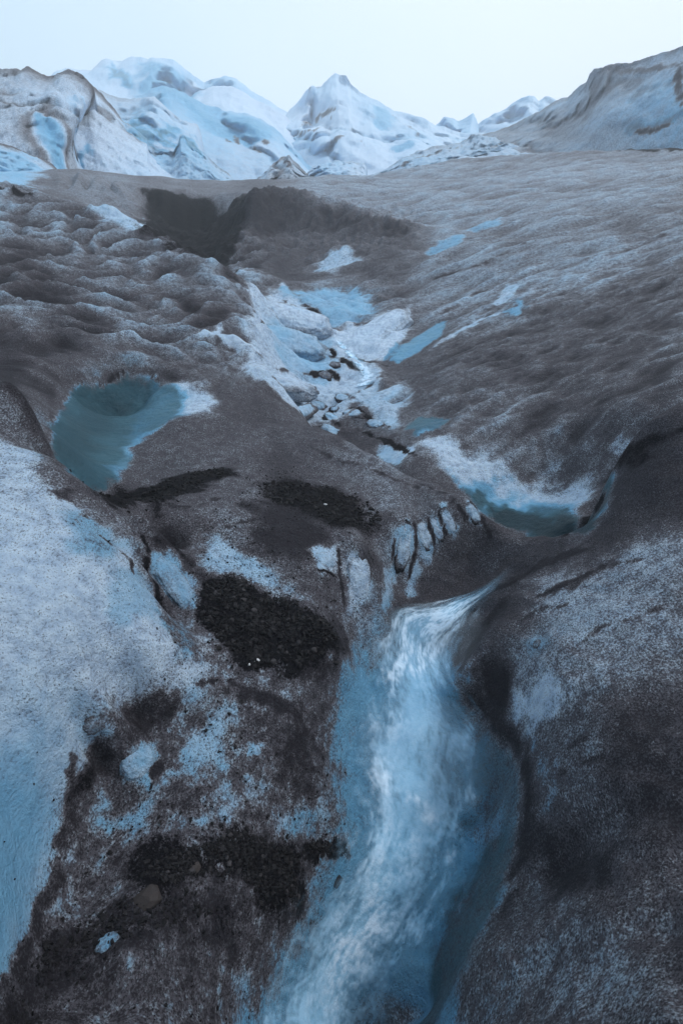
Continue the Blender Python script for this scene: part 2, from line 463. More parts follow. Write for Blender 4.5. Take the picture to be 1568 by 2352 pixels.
class NT:
    def __init__(s, nt): s.nt = nt
    def attr(s, n):
        a = s.nt.nodes.new('ShaderNodeAttribute'); a.attribute_name = n; return a.outputs['Fac']
    def pos(s): return s.nt.nodes.new('ShaderNodeNewGeometry').outputs['Position']
    def link(s, v, sock):
        if hasattr(v, 'is_linked'): s.nt.links.new(v, sock)
        else: sock.default_value = v
    def noise(s, vec, scale, detail=2, rough=.5, lac=2.0):
        n = s.nt.nodes.new('ShaderNodeTexNoise')
        s.link(vec, n.inputs['Vector']); n.inputs['Scale'].default_value = scale
        n.inputs['Detail'].default_value = detail; n.inputs['Roughness'].default_value = rough; n.inputs['Lacunarity'].default_value = lac
        return n.outputs['Fac']
    def math(s, op, a, b=0.0, c=0.0, clamp=False):
        n = s.nt.nodes.new('ShaderNodeMath'); n.operation = op; n.use_clamp = clamp
        s.link(a, n.inputs[0]); s.link(b, n.inputs[1]); s.link(c, n.inputs[2]); return n.outputs[0]
    def ramp(s, v, a, b, c=0.0, d=1.0):
        n = s.nt.nodes.new('ShaderNodeMapRange'); n.interpolation_type = 'SMOOTHSTEP'
        s.link(v, n.inputs['Value']); s.link(a, n.inputs['From Min']); s.link(b, n.inputs['From Max']); s.link(c, n.inputs['To Min']); s.link(d, n.inputs['To Max'])
        return n.outputs[0]
    def mix(s, f, a, b):
        n = s.nt.nodes.new('ShaderNodeMix'); n.data_type = 'RGBA'
        s.link(f, n.inputs['Factor']); s.link(a, n.inputs['A']); s.link(b, n.inputs['B']); return n.outputs['Result']
    def vmul(s, v, xyz):
        n = s.nt.nodes.new('ShaderNodeVectorMath'); n.operation = 'MULTIPLY'
        s.link(v, n.inputs[0]); n.inputs[1].default_value = xyz; return n.outputs[0]
    def bump(s, h, strength, dist):
        n = s.nt.nodes.new('ShaderNodeBump'); n.inputs['Strength'].default_value = strength; n.inputs['Distance'].default_value = dist
        s.link(h, n.inputs['Height']); return n.outputs[0]


def ice_material():
    m, nt, b = node_mat('glacier_ice')
    N = NT(nt)
    P = N.pos()
    dirt, blue, grit, soft = N.attr('dirt'), N.attr('blue'), N.attr('grit'), N.attr('soft')
    big = N.noise(P, 2.2, 13, .68, 2.1)
    fine = N.noise(N.vmul(P, (1, .7, 1)), 105, 5, .72)
    mid = N.noise(P, 16, 8, .62)
    n = N.math('MULTIPLY_ADD', big, .16, N.math('MULTIPLY_ADD', fine, .56, N.math('MULTIPLY', mid, .28)))
    n = N.ramp(n, .30, .70)
    thr = N.math('SUBTRACT', N.math('MULTIPLY', dirt, 1.10), n)
    cov = N.ramp(thr, N.math('SUBTRACT', -.25, soft), N.math('ADD', .30, soft))
    speck = N.noise(N.vmul(P, (1, .75, 1)), 150, 4, .7)
    spk = N.math('MULTIPLY', N.ramp(N.math('ADD', speck, N.math('MULTIPLY_ADD', dirt, .20, N.math('MULTIPLY', mid, .22))), .71, .82), N.ramp(soft, .0, .25, .85, .3))
    white = N.mix(N.ramp(mid, .35, .65), (.43, .56, .74, 1), (.62, .75, .90, 1))
    sky = N.mix(N.ramp(big, .35, .65), (.115, .345, .56, 1), (.20, .47, .70, 1))
    deep = N.mix(N.ramp(big, .35, .65), (.026, .090, .128, 1), (.044, .130, .175, 1))
    abyss = (.012, .040, .056, 1)
    bl = N.math('ADD', blue, N.math('MULTIPLY', N.math('SUBTRACT', big, .5), .5))
    ice = N.mix(N.ramp(bl, .0, .6), white, sky)
    ice = N.mix(N.ramp(bl, .55, 1.0), ice, deep)
    ice = N.mix(N.ramp(bl, 1.0, 1.45), ice, abyss)
    stained = N.mix(N.ramp(fine, .35, .65), (.22, .243, .285, 1), (.44, .485, .55, 1))
    ice = N.mix(N.ramp(dirt, .30, .74, 0.0, .92), ice, stained)
    thin = N.mix(N.ramp(mid, .3, .7), (.078, .070, .083, 1), (.150, .137, .157, 1))
    thick = N.mix(N.ramp(mid, .3, .7), (.009, .0075, .0115, 1), (.034, .029, .037, 1))
    mud = N.mix(N.ramp(dirt, .66, 1.10), thin, thick)
    mud = N.mix(N.ramp(fine, .50, .80, 0.0, .5), mud, (.16, .152, .16, 1))
    c = N.mix(N.math('MULTIPLY', cov, .95), ice, mud)
    c = N.mix(N.math('MULTIPLY', spk, N.ramp(dirt, .02, .22)), c, (.022, .019, .024, 1))
    gthr = N.math('SUBTRACT', N.math('MULTIPLY', grit, 1.2), n)
    gcov = N.ramp(gthr, -.08, .10)
    black = N.mix(N.ramp(fine, .45, .8), (.006, .0055, .008, 1), (.022, .020, .026, 1))
    c = N.mix(gcov, c, black)
    nt.links.new(c, b.inputs['Base Color'])
    ro = N.math('MULTIPLY_ADD', cov, .28, .45)
    nt.links.new(ro, b.inputs['Roughness'])
    nt.links.new(N.math('MULTIPLY_ADD', cov, -.20, .27), b.inputs['Specular IOR Level'])
    h = N.math('MULTIPLY_ADD', big, 1.0, N.math('MULTIPLY_ADD', fine, .16, N.math('MULTIPLY', mid, .35)))
    nt.links.new(N.bump(h, 1.0, .11), b.inputs['Normal'])
    return m


MAT_ICE = ice_material()

# ------------------------------------------------------------------ write the ground (attributes follow further down)
ground_faces = grid_faces(NR, NA)

# sight-line look-up on the built ground (coarse copy of it) and on everything added to it
_sr = np.arange(0, NR, 3); _sa = np.arange(0, NA, 2)
_idx = (_sr[:, None] * NA + _sa[None])
_bv = V[_idx.ravel()]
bvh_parts = [(_bv, grid_faces(len(_sr), len(_sa)))]


class Bodies:                                    # meshes that take the dirt and ice decals
    items = []


def add_body(name, verts, faces, dirt, blue):
    Bodies.items.append(dict(name=name, v=verts, f=faces, dirt=dirt, blue=blue, grit=np.zeros(len(verts)), soft=np.full(len(verts), .35)))
    bvh_parts.append((verts, faces))
    return Bodies.items[-1]


sc = .16 * GR + .12
lowvar = (noise2(X / sc + 3, Y / sc) * .55 + noise2(X / (sc * .42) + 30, Y / (sc * .42)) * .45) * .26
G = dict(name='glacier_ground', v=V, f=ground_faces, dirt=np.full(len(V), .70) + lowvar, blue=np.full(len(V), .22), grit=np.zeros(len(V)), soft=.30 * sstep(9, 35, GR))

# ------------------------------------------------------------------ ice blocks, ridges and cliffs beyond the slopes
def resample(pts, n):
    p = np.array([(a[0], a[1], math.log(a[2])) for a in pts], float)
    d = np.hypot(np.diff(p[:, 0]), np.diff(p[:, 1]))
    s = np.concatenate([[0], np.cumsum(d)]); t = np.linspace(0, s[-1], n)
    return np.stack([np.interp(t, s, p[:, k]) for k in range(3)], 1)


def serac(name, top, foot, dirt=.1, blue=.3, hollow=1.7, back=.25, rough=.05, edge_dirt=.5, edge_w=.05, flute=1.0):
    """a body of ice between its foot line and its crest line, with a back side and closed ends"""
    length = sum(math.hypot(b[0] - a[0], b[1] - a[1]) for a, b in zip(top, top[1:]))
    n = int(length / 2.6) + 8
    T, F = resample(top, n), resample(foot, n)
    nf, nb = 64, 14
    rows = []; q_all = []
    for k in range(nf):
        q = k / (nf - 1)
        px = F[:, 0] + (T[:, 0] - F[:, 0]) * q; py = F[:, 1] + (T[:, 1] - F[:, 1]) * q
        lr = F[:, 2] + (T[:, 2] - F[:, 2]) * q ** hollow
        r = np.exp(lr)
        x = (px - 784) / K; y = -(py - 1176) / K
        d = np.stack([x, _cp + y * _sp, y * _cp - _sp], 1)
        rows.append(d * (r / np.hypot(d[:, 0], d[:, 1]))[:, None]); q_all.append(np.full(n, q))
    crest_row = rows[-1]
    zf = rows[0][:, 2] - 1.0
    for k in range(1, nb + 1):
        t = k / nb
        p = crest_row.copy()
        f = 1 + back * t
        p[:, :2] *= f
        p[:, 2] = crest_row[:, 2] + (zf - crest_row[:, 2]) * t ** 1.4
        rows.append(p); q_all.append(np.full(n, 1 + t))
    v = np.concatenate(rows); q = np.concatenate(q_all)
    R = np.hypot(v[:, 0], v[:, 1])
    size = float(np.exp(T[:, 2]).mean())
    # folds and flutes, slanting down the face
    u = v / size
    fold = fbm3(np.stack([(u[:, 0] + .5 * u[:, 2]) * 6, u[:, 1] * 4, (u[:, 2] + .5 * u[:, 0]) * 11], 1) + size, 4, .48)
    fold = fold - .5 * np.abs(noise3(np.stack([(u[:, 0] + .6 * u[:, 2]) * 7, u[:, 1] * 3, (u[:, 2] - .5 * u[:, 0]) * 9], 1) + 5.5)) + .12
    fl = np.abs(noise3(np.stack([(u[:, 0] + .55 * u[:, 2]) * 22, u[:, 1] * 4, u[:, 2] * 7], 1) + 3.7))
    w = np.clip(np.minimum(q * 6, 1), 0, 1)
    disp = (fold * 1.0 - fl * .35 * flute) * rough * w
    disp += (fbm3(u * 40 + 2.2, 4, .62) * .42 - .30 * np.abs(noise3(np.stack([(u[:, 0] + .7 * u[:, 2]) * 34, u[:, 1] * 9, (u[:, 2] - .7 * u[:, 0]) * 16], 1)))) * rough * w * (1.0 if size < 55 else .32)
    # crevasses: narrow cuts slanting down the face, dirt along their lips
    cn = noise3(np.stack([(u[:, 0] + .75 * u[:, 2]) * 8, u[:, 1] * 2.5, (u[:, 2] - .75 * u[:, 0]) * 2.6], 1) + 2.9 * size % 7) + .25 * fbm3(u * 30, 2)
    cut = np.exp(-(cn / .07) ** 2) * sstep(.05, .25, q) * (1 - sstep(.85, .97, q))
    step = sstep(-.1, .1, cn)
    disp += (.40 * cut + .35 * step) * rough * w
    v[:, :2] *= (1 + disp)[:, None]
    jag = fbm3(u * 55, 3, .6) * rough * .11 * size * w * np.clip(edge_dirt * 2, .3, 1)
    v[:, 2] += jag
    nr = nf + nb
    f = grid_faces(nr, n)
    # close the two ends and the underside
    ends = []
    for c in (0, n - 1):
        loop = [k * n + c for k in range(nr)]
        for a, b in zip(loop[1:], loop[2:]):
            ends.append((loop[0], a, b, b))
    ends = np.array(ends, np.int64)
    dr = np.full(len(v), float(dirt)) + fold * .28
    dr += .62 * edge_dirt * np.exp(-((q - 1) / (edge_w * 1.3)) ** 2) * (.7 + .9 * fbm3(u * 14 + 9, 3))
    dr += cut * .45 * edge_dirt - .05
    bl = np.full(len(v), float(blue) * .7) - fold * .30 + .08 * (step - .5) + .15 * cut
    it = add_body(name, v, f, dr, bl)
    it['tri'] = ends[:, :3]
    it['soft'][:] = .14 if size < 50 else .28
    return it


def rr(r, pts):
    return [(x, y, r) for x, y in pts]


it = serac('ice_ridge', rr(125, [(100, 175), (130, 158), (150, 150), (180, 153), (215, 145), (250, 138), (300, 134), (350, 137), (400, 152), (430, 180), (450, 192), (470, 200), (500, 192), (520, 188), (545, 195), (575, 218), (600, 235), (640, 255), (690, 285)]),
           rr(85, [(100, 340), (300, 380), (500, 400), (690, 420)]), .02, .30, rough=.07, edge_dirt=.1)
it['label'] = 'long pale blue ice ridge on the left skyline behind the grey ice blocks'; it['cat'] = 'ice ridge'
it = serac('ice_peak', rr(110, [(640, 285), (660, 262), (700, 230), (725, 212), (740, 195), (752, 180), (760, 170), (770, 164), (782, 170), (795, 174), (805, 190), (825, 208), (870, 235), (900, 250), (940, 257), (960, 268), (1000, 287), (1060, 300), (1110, 312)]),
           rr(62, [(640, 430), (800, 430), (960, 415), (1110, 400)]), .08, .22, rough=.08, edge_dirt=.12, hollow=1.3)
it['label'] = 'pointed pale ice peak rising alone in the middle of the skyline'; it['cat'] = 'ice peak'
it = serac('ice_pinnacle', rr(128, [(995, 290), (1005, 283), (1020, 276), (1040, 278), (1052, 285), (1070, 279), (1085, 269), (1092, 284), (1098, 302)]), rr(114, [(995, 330), (1100, 340)]), .05, .4, edge_dirt=.1)
it['label'] = 'tiny blue ice pinnacle far off between the peak and the right ridge'; it['cat'] = 'ice pinnacle'
it = serac('ice_ridge', rr(132, [(1080, 310), (1100, 290), (1140, 265), (1165, 250), (1180, 240), (1200, 232), (1212, 227), (1222, 228), (1235, 240), (1246, 233), (1258, 229), (1280, 236), (1330, 260)]), rr(112, [(1080, 340), (1330, 340)]), .04, .35, rough=.07, edge_dirt=.05)
it['label'] = 'distant pale ice ridge with two round tops left of the grey cliff'; it['cat'] = 'ice ridge'
it = serac('serac', rr(76, [(285, 250), (330, 222), (370, 205), (405, 205), (432, 220), (460, 236), (484, 247), (520, 258), (560, 264), (600, 275), (625, 288), (642, 302), (662, 325), (680, 345), (705, 372), (735, 395), (770, 420)]), rr(54, [(285, 430), (560, 440), (770, 440)]), .05, .48, rough=.05, edge_dirt=.22, hollow=2.2)
it['label'] = 'blue ice block with black stains on its face below the left ridge'; it['cat'] = 'ice block'
it = serac('ice_fin', rr(98, [(420, 235), (455, 212), (490, 198), (530, 198), (560, 212), (600, 238), (632, 256), (655, 268), (690, 302), (720, 332), (745, 350), (775, 368), (800, 392), (815, 415)]), rr(70, [(420, 430), (700, 440), (815, 440)]), .05, .12, rough=.05, edge_dirt=.2, hollow=2.0)
it['label'] = 'white ice fin running down between the left skyline ridge and the pointed peak'; it['cat'] = 'ice fin'
it = serac('serac', rr(60, [(225, 195), (240, 203), (270, 215), (300, 222), (330, 218), (355, 220), (370, 232), (400, 262), (420, 276), (440, 285), (455, 291), (464, 315), (468, 340)]), rr(46, [(225, 400), (350, 430), (468, 430)]), .28, .2, edge_dirt=.3)
it['label'] = 'streaked grey ice block with a square shoulder left of the blue block'; it['cat'] = 'ice block'
it = serac('serac', rr(47, [(325, 318), (360, 345), (400, 352), (412, 330), (414, 306), (424, 310), (440, 325), (465, 345), (490, 372), (510, 386), (530, 402), (550, 420)]), rr(38, [(325, 440), (430, 450), (550, 450)]), .30, .32, edge_dirt=.7)
it['label'] = 'low pale ice fin with one upright tooth in front of the streaked block'; it['cat'] = 'ice block'
it = serac('serac', rr(46, [(90, 215), (150, 195), (200, 182), (216, 191), (230, 205), (255, 235), (280, 270), (310, 295), (338, 317), (342, 338), (360, 362), (400, 395), (435, 425)]), rr(35, [(140, 420), (200, 440), (300, 450), (435, 455)]), .24, .16, rough=.035, edge_dirt=.85, edge_w=.035)
it['label'] = 'smooth hollowed ice fin with a dark edge right of the blue cleft'; it['cat'] = 'ice block'
it = serac('serac', rr(40, [(-140, 165), (0, 155), (60, 150), (120, 163), (136, 155), (150, 150), (175, 157), (200, 172), (213, 190), (217, 205), (213, 222), (203, 240), (192, 256), (183, 275), (180, 300), (181, 330), (188, 368), (203, 395)]),
           rr(29, [(-140, 430), (60, 440), (145, 450), (200, 450)]), .40, .10, rough=.05, edge_dirt=.8, edge_w=.04)
it['label'] = 'big dirty rounded ice block at the far left split by a bright blue cleft'; it['cat'] = 'ice block'
it = serac('serac', rr(29, [(-140, 310), (-60, 318), (0, 328), (40, 340), (85, 355), (115, 372), (145, 398), (170, 430), (185, 460)]), rr(22, [(-140, 460), (0, 455), (70, 470), (185, 500)]), .34, .15, rough=.045, edge_dirt=.9, edge_w=.05)
it['label'] = 'ice block with a glowing blue hollow at the left edge, under the cleft'; it['cat'] = 'ice block'
it = serac('serac', rr(42, [(585, 425), (605, 405), (620, 385), (632, 372), (645, 362), (664, 356), (672, 368), (682, 378), (700, 394), (740, 420)]), rr(34, [(585, 440), (740, 440)]), .45, .15, edge_dirt=.5)
it['label'] = 'small dark pyramid of dirty ice just in front of the stained blue block'; it['cat'] = 'ice block'
it = serac('serac', rr(44, [(690, 405), (720, 385), (750, 372), (800, 370), (836, 372), (842, 384), (843, 398), (846, 415)]), rr(36, [(690, 440), (846, 440)]), .16, .2, edge_dirt=.5)
it['label'] = 'flat topped pale ice block below the pointed peak'; it['cat'] = 'ice block'
it = serac('ice_mound', [(835, 410, 44), (870, 392, 46), (920, 366, 48), (960, 345, 52), (1040, 328, 55), (1100, 311, 58), (1150, 318, 56), (1230, 340, 50), (1320, 365, 44)], rr(37, [(835, 430), (1100, 420), (1320, 380)]), .34, .25, rough=.05, edge_dirt=.4)
it['label'] = 'low grey ice mound with dark dirt bands between the peak and the right cliff'; it['cat'] = 'ice mound'
it = serac('ice_cliff', [(1085, 325, 64), (1110, 307, 64), (1180, 285, 60), (1240, 257, 57), (1265, 240, 56), (1285, 230, 55), (1302, 227, 54), (1325, 205, 52), (1345, 192, 50), (1352, 176, 49), (1362, 163, 48), (1390, 150, 46), (1440, 140, 44), (1500, 124, 42), (1568, 103, 40), (1750, 60, 37)],
           [(1085, 380, 46), (1250, 385, 40), (1400, 385, 36), (1568, 385, 33), (1750, 385, 31)], .50, .26, rough=.026, edge_dirt=.35, hollow=1.5, flute=.5)
it['label'] = 'big blunt grey ice cliff rising at the right edge of the skyline'; it['cat'] = 'ice cliff'

# ------------------------------------------------------------------ dirt, clean ice, grit and some painted shade, laid out on the ground
TREES = [BVHTree.FromPolygons(v.tolist(), f.tolist()) for v, f in bvh_parts]


def at(px, py):
    """first surface met by a sight line of the survey"""
    d = Vector(ray(px, py)).normalized()
    best = None
    for t in TREES:
        h = t.ray_cast(Vector((0, 0, 0)), d)
        if h[0] is not None and (best is None or h[3] < best[1]):
            best = (h[0], h[3], h[1])
    if best is None:
        return np.array(d) * 60, np.array((0, 0, 1.0))
    n = np.array(best[2])
    return np.array(best[0]), n if n[2] > 0 else -n


TARGETS = [G] + Bodies.items


def local(pts3, margin, body):
    c = pts3.mean(0)
    R = np.linalg.norm(pts3 - c, axis=1).max() + margin
    v = body['v']
    m = np.flatnonzero((np.abs(v[:, 0] - c[0]) < R) & (np.abs(v[:, 1] - c[1]) < R) & (np.abs(v[:, 2] - c[2]) < R))
    return m, R


def seg_dist(p, a, b):
    ab = b - a
    t = np.clip(((p - a) @ ab) / (ab @ ab + 1e-12), 0, 1)
    return np.linalg.norm(p - a - t[:, None] * ab, axis=1), t


_dn = 0


def lay(mask_of, pts3, margin, wob, **vals):
    global _dn
    _dn += 1
    for body in TARGETS:
        m, R = local(pts3, margin, body)
        if len(m) < 3: continue
        p = body['v'][m]
        s = wob
        n = (noise3(p / (s * 4) + 7.7 * _dn) * 1.6 + noise3(p / (s * 1.6) + 3.1 * _dn) * .8 + noise3(p / (s * .6)) * .4) * s
        k = mask_of(p, n)
        if k is None: continue
        for key, val in vals.items():
            body[key][m] += (val - body[key][m]) * k


def patch(pix, soft=14, wob=None, thick=.5, reach=1.0, **vals):
    soft = soft * 1.35
    """area outlined by points on the surface; its edge frays over `soft`"""
    p3 = np.array([at(*q)[0] for q in pix])
    c = p3.mean(0)
    dist = float(np.linalg.norm(p3, axis=1).mean())
    px = dist / K
    sft = soft * px; w = (soft * .8 if wob is None else wob) * px
    _, _, vt = np.linalg.svd(p3 - c)
    e1, e2, nn = vt
    P2 = np.stack([(p3 - c) @ e1, (p3 - c) @ e2], 1)
    size = np.linalg.norm(p3 - c, axis=1).max()
    def mask(p, n):
        a = (p - c) @ e1; b = (p - c) @ e2; h = (p - c) @ nn
        q = np.stack([a, b], 1)
        d = np.full(len(p), 1e9)
        ins = np.zeros(len(p), bool)
        for i in range(len(P2)):
            A, B = P2[i], P2[(i + 1) % len(P2)]
            d = np.minimum(d, seg_dist(q, A, B)[0])
            cr = ((A[1] > b) != (B[1] > b)) & (a < (B[0] - A[0]) * (b - A[1]) / (B[1] - A[1] + 1e-12) + A[0])
            ins ^= cr
        sd = np.where(ins, d, -d) + n
        return sstep(-sft, sft, sd + grow[0]) * (1 - sstep(thick * .7, thick, np.abs(h) / size))
    grow = [0.0]
    if 'blue' in vals and vals.get('dirt', 1) < .5 and dist < 14:     # clear ice reaches in under the frayed dirt round it
        grow[0] = (1.6 * sft + 4 * px) * reach
        lay(mask, p3, sft * 4 + w * 2, max(w, 1e-4), blue=vals.pop('blue'))
        grow[0] = 0.0
    lay(mask, p3, sft * 2 + w * 2, max(w, 1e-4), **vals)


def stroke(pix, width, soft=None, wob=None, taper=True, **vals):
    """a line on the surface, `width` to each side"""
    p3 = np.array([at(*q)[0] for q in pix])
    dist = float(np.linalg.norm(p3, axis=1).mean())
    px = dist / K
    W = width * px; sft = (width * .7 if soft is None else soft) * px; w = (width * .6 if wob is None else wob) * px
    nseg = len(p3) - 1
    def mask(p, n):
        d = np.full(len(p), 1e9); tt = np.zeros(len(p))
        for i in range(nseg):
            di, t = seg_dist(p, p3[i], p3[i + 1])
            tt = np.where(di < d, (i + t) / nseg, tt); d = np.minimum(d, di)
        ww = W * (np.clip(np.minimum(tt, 1 - tt) * 6, .25, 1) if taper else 1)
        return sstep(-sft, sft, ww - d + n)
    lay(mask, p3, W + sft * 2 + w * 2, max(w, 1e-4), **vals)


# --- broad tones
patch([(0, 470), (300, 545), (520, 640), (600, 800), (640, 900), (500, 900), (300, 850), (0, 850)], 60, dirt=.80, blue=.25)
patch([(560, 450), (760, 470), (980, 535), (900, 640), (700, 640), (560, 620), (520, 560)], 25, thick=.9, dirt=.84, blue=.2)
patch([(560, 445), (650, 440), (760, 465), (980, 530), (900, 555), (740, 530), (640, 530), (560, 590), (530, 520)], 18, thick=.9, dirt=.98)
patch([(560, 440), (860, 405), (1180, 367), (1568, 352), (1568, 520), (1300, 560), (1050, 560), (980, 520), (770, 460)], 45, thick=.9, dirt=.64, blue=.22)
patch([(1050, 560), (1300, 560), (1568, 520), (1568, 640), (1250, 660), (1050, 740), (950, 660)], 50, dirt=.64, blue=.24)
patch([(1050, 760), (1200, 680), (1568, 640), (1568, 990), (1420, 1060), (1250, 1000), (1050, 960), (960, 860)], 85, dirt=.86, blue=.18)
patch([(1060, 930), (1200, 900), (1300, 1000), (1400, 1080), (1200, 1090), (1060, 1010)], 40, dirt=.68)
patch([(1180, 1290), (1420, 1080), (1568, 1000), (1568, 1280), (1400, 1330), (1230, 1400), (1140, 1480), (1100, 1450)], 40, dirt=.86, blue=.15)
patch([(1190, 1450), (1300, 1360), (1450, 1300), (1568, 1260), (1568, 1560), (1400, 1620), (1250, 1680), (1170, 1640)], 50, dirt=.50, blue=.12)
patch([(1230, 1330), (1330, 1290), (1480, 1240), (1568, 1250), (1568, 1380), (1400, 1420), (1280, 1440)], 50, dirt=.46, blue=.12)
patch([(1250, 1680), (1400, 1600), (1568, 1560), (1568, 2050), (1400, 2080), (1200, 2060), (1190, 1800)], 55, dirt=.72, blue=.2)
patch([(1190, 1680), (1330, 1650), (1380, 1750), (1300, 1900), (1230, 1860)], 40, dirt=.64, blue=.3)
patch([(1150, 2170), (1240, 2080), (1568, 2090), (1568, 2400), (1070, 2400)], 50, dirt=.58, blue=.3)
patch([(1240, 1930), (1380, 1960), (1360, 2060), (1250, 2080)], 30, dirt=1.05)
patch([(1050, 1510), (1130, 1490), (1180, 1540), (1150, 1640), (1080, 1640), (1040, 1580)], 25, dirt=1.1)
# darker stains
for q, sf in (([(0, 720), (60, 760), (110, 860), (60, 920), (0, 900), (-60, 800)], 40), ([(120, 700), (190, 720), (230, 760), (170, 790), (120, 760)], 30), ([(0, 560), (90, 580), (160, 640), (60, 660), (-40, 620)], 40),
              ([(420, 690), (500, 700), (520, 760), (440, 780)], 30), ([(560, 1160), (690, 1170), (740, 1240), (690, 1310), (600, 1260)], 30), ([(330, 1150), (440, 1190), (450, 1250), (380, 1250)], 25), ([(440, 1290), (520, 1330), (480, 1420), (440, 1400)], 25),
              ([(740, 1420), (820, 1470), (830, 1560), (760, 1540), (700, 1540)], 25), ([(620, 1700), (690, 1660), (700, 1800), (640, 1800)], 30), ([(1230, 960), (1330, 940), (1400, 1000), (1300, 1060)], 40),
              ([(1450, 1060), (1568, 1050), (1568, 1180), (1440, 1150)], 40), ([(1430, 1650), (1568, 1600), (1568, 1900), (1450, 1900)], 60), ([(1190, 1800), (1290, 1850), (1300, 2000), (1190, 1960)], 40), ([(1290, 1960), (1330, 1990), (1330, 2040), (1270, 2030)], 22)):
    patch(q, sf, thick=1.0, dirt=1.06 if q[0][0] < 1180 else .94)
# --- near left bank: clean weathered ice, blue below
patch([(-120, 930), (0, 960), (60, 1010), (110, 1090), (180, 1160), (270, 1220), (325, 1270), (340, 1340), (370, 1400), (400, 1470), (470, 1530), (380, 1590), (250, 1610), (185, 1650), (163, 1720), (150, 1850), (118, 2010), (60, 2160), (0, 2262), (-150, 2380)], 26, thick=2, dirt=.27, blue=.12)
patch([(-120, 1250), (60, 1260), (200, 1320), (280, 1420), (250, 1540), (130, 1640), (-120, 1700)], 60, dirt=.18, blue=.02)
patch([(-150, 1640), (150, 1660), (150, 1780), (-150, 1800)], 60, dirt=.14, blue=.14)
patch([(180, 1190), (240, 1180), (280, 1220), (260, 1270), (200, 1260)], 22, reach=.3, dirt=.36, blue=.42)
patch([(0, 900), (60, 950), (110, 1030), (160, 1100), (260, 1170), (330, 1215), (340, 1255), (240, 1210), (130, 1130), (50, 1030), (-60, 960)], 16, dirt=.62, blue=.1)
stroke([(120, 1130), (150, 1135), (170, 1125)], 12, dirt=.95)
stroke([(150, 1235), (190, 1175), (220, 1195), (330, 1290)], 4, dirt=.55)
patch([(280, 1350), (330, 1340), (335, 1390), (300, 1400)], 14, dirt=.22, blue=.3)
patch([(360, 1400), (430, 1430), (470, 1510), (410, 1500)], 16, dirt=.55, blue=.7)
# --- blue alcove
patch([(360, 890), (470, 898), (510, 925), (470, 955), (380, 970)], 24, dirt=.24, blue=.12)
patch([(112, 995), (150, 925), (180, 890), (240, 880), (290, 872), (355, 890), (400, 915), (395, 960), (335, 1010), (285, 1085), (230, 1128), (160, 1085), (130, 1040)], 12, wob=7, thick=.7, reach=.8, dirt=-.05, blue=.86)
patch([(125, 1000), (182, 900), (290, 872), (320, 890), (270, 960), (220, 1040), (195, 1095), (150, 1060)], 34, wob=16, thick=.7, reach=.2, dirt=-.05, blue=1.22)  # darker to the left and top: shading painted in to deepen the hollow
patch([(270, 1080), (330, 1000), (460, 960), (620, 980), (620, 1040), (460, 1060), (330, 1110)], 24, dirt=.72, blue=.3)
stroke([(182, 872), (152, 902), (122, 945), (104, 1000), (128, 1062), (168, 1112), (215, 1142), (290, 1180)], 13, soft=10, wob=4, taper=False, dirt=.72, blue=.1)
stroke([(150, 880), (182, 866), (236, 872), (262, 855), (290, 843), (350, 852), (400, 868)], 9, soft=8, wob=4, taper=False, dirt=.85, blue=.1)
stroke([(182, 882), (236, 886), (262, 866), (290, 854), (350, 866), (395, 884)], 3, soft=3, wob=2, dirt=1.25)  # dark line painted under the lip, standing for its shade
# --- small clean patches on the floor
patch([(490, 1235), (530, 1235), (560, 1282), (610, 1312), (690, 1372), (620, 1352), (560, 1328), (480, 1318), (438, 1300)], 18, dirt=0.28, blue=0.30)
patch([(345, 1265), (390, 1265), (420, 1310), (460, 1345), (472, 1395), (425, 1412), (385, 1380), (355, 1320)], 13, dirt=0.17, blue=0.40)
stroke([(330, 1230), (336, 1300), (362, 1370), (400, 1418)], 8, soft=6, wob=4, dirt=1.2, grit=.8)
stroke([(330, 1235), (400, 1255), (440, 1300)], 9, dirt=1.1, grit=.5)
patch([(722, 1262), (768, 1258), (775, 1300), (730, 1308)], 14, dirt=0.22, blue=0.22)
stroke([(722, 1310), (750, 1312), (772, 1325)], 3, dirt=1.2, grit=.9)
patch([(795, 1270), (850, 1262), (868, 1320), (855, 1395), (800, 1395), (785, 1320)], 15, dirt=0.29, blue=0.06)
stroke([(778, 1255), (780, 1320), (792, 1400)], 5, dirt=1.1)
patch([(195, 1640), (245, 1635), (245, 1675), (200, 1690)], 14, dirt=0.42, blue=0.25)
patch([(290, 1720), (350, 1710), (365, 1750), (340, 1790), (285, 1780)], 18, dirt=0.18, blue=0.45)
stroke([(370, 1750), (350, 1795)], 12, dirt=1.15)
patch([(490, 1620), (530, 1625), (510, 1700), (480, 1790), (390, 1800), (430, 1700)], 30, dirt=0.32, blue=0.29)
patch([(578, 1708), (605, 1705), (602, 1738), (576, 1735)], 9, dirt=0.22, blue=0.36)
patch([(240, 1890), (300, 1850), (370, 1795), (360, 1850), (300, 1920)], 30, dirt=0.27, blue=0.43)
patch([(480, 1850), (560, 1790), (620, 1800), (600, 1860), (520, 1895), (440, 1900)], 33, dirt=0.20, blue=0.40)
patch([(590, 1880), (690, 1840), (710, 1900), (640, 1935)], 30, dirt=0.34, blue=0.25)
patch([(320, 2040), (380, 2025), (385, 2055), (300, 2075)], 18, dirt=0.27, blue=0.36)
patch([(210, 2150), (270, 2135), (285, 2165), (235, 2195)], 15, dirt=0.22, blue=0.43)
stroke([(165, 1830), (230, 1740), (330, 1650), (420, 1600)], 30, dirt=.92)
stroke([(160, 1840), (200, 1790), (260, 1730)], 14, dirt=1.1, grit=.4)
stroke([(520, 1590), (600, 1600), (680, 1640), (690, 1780)], 13, dirt=1.05)
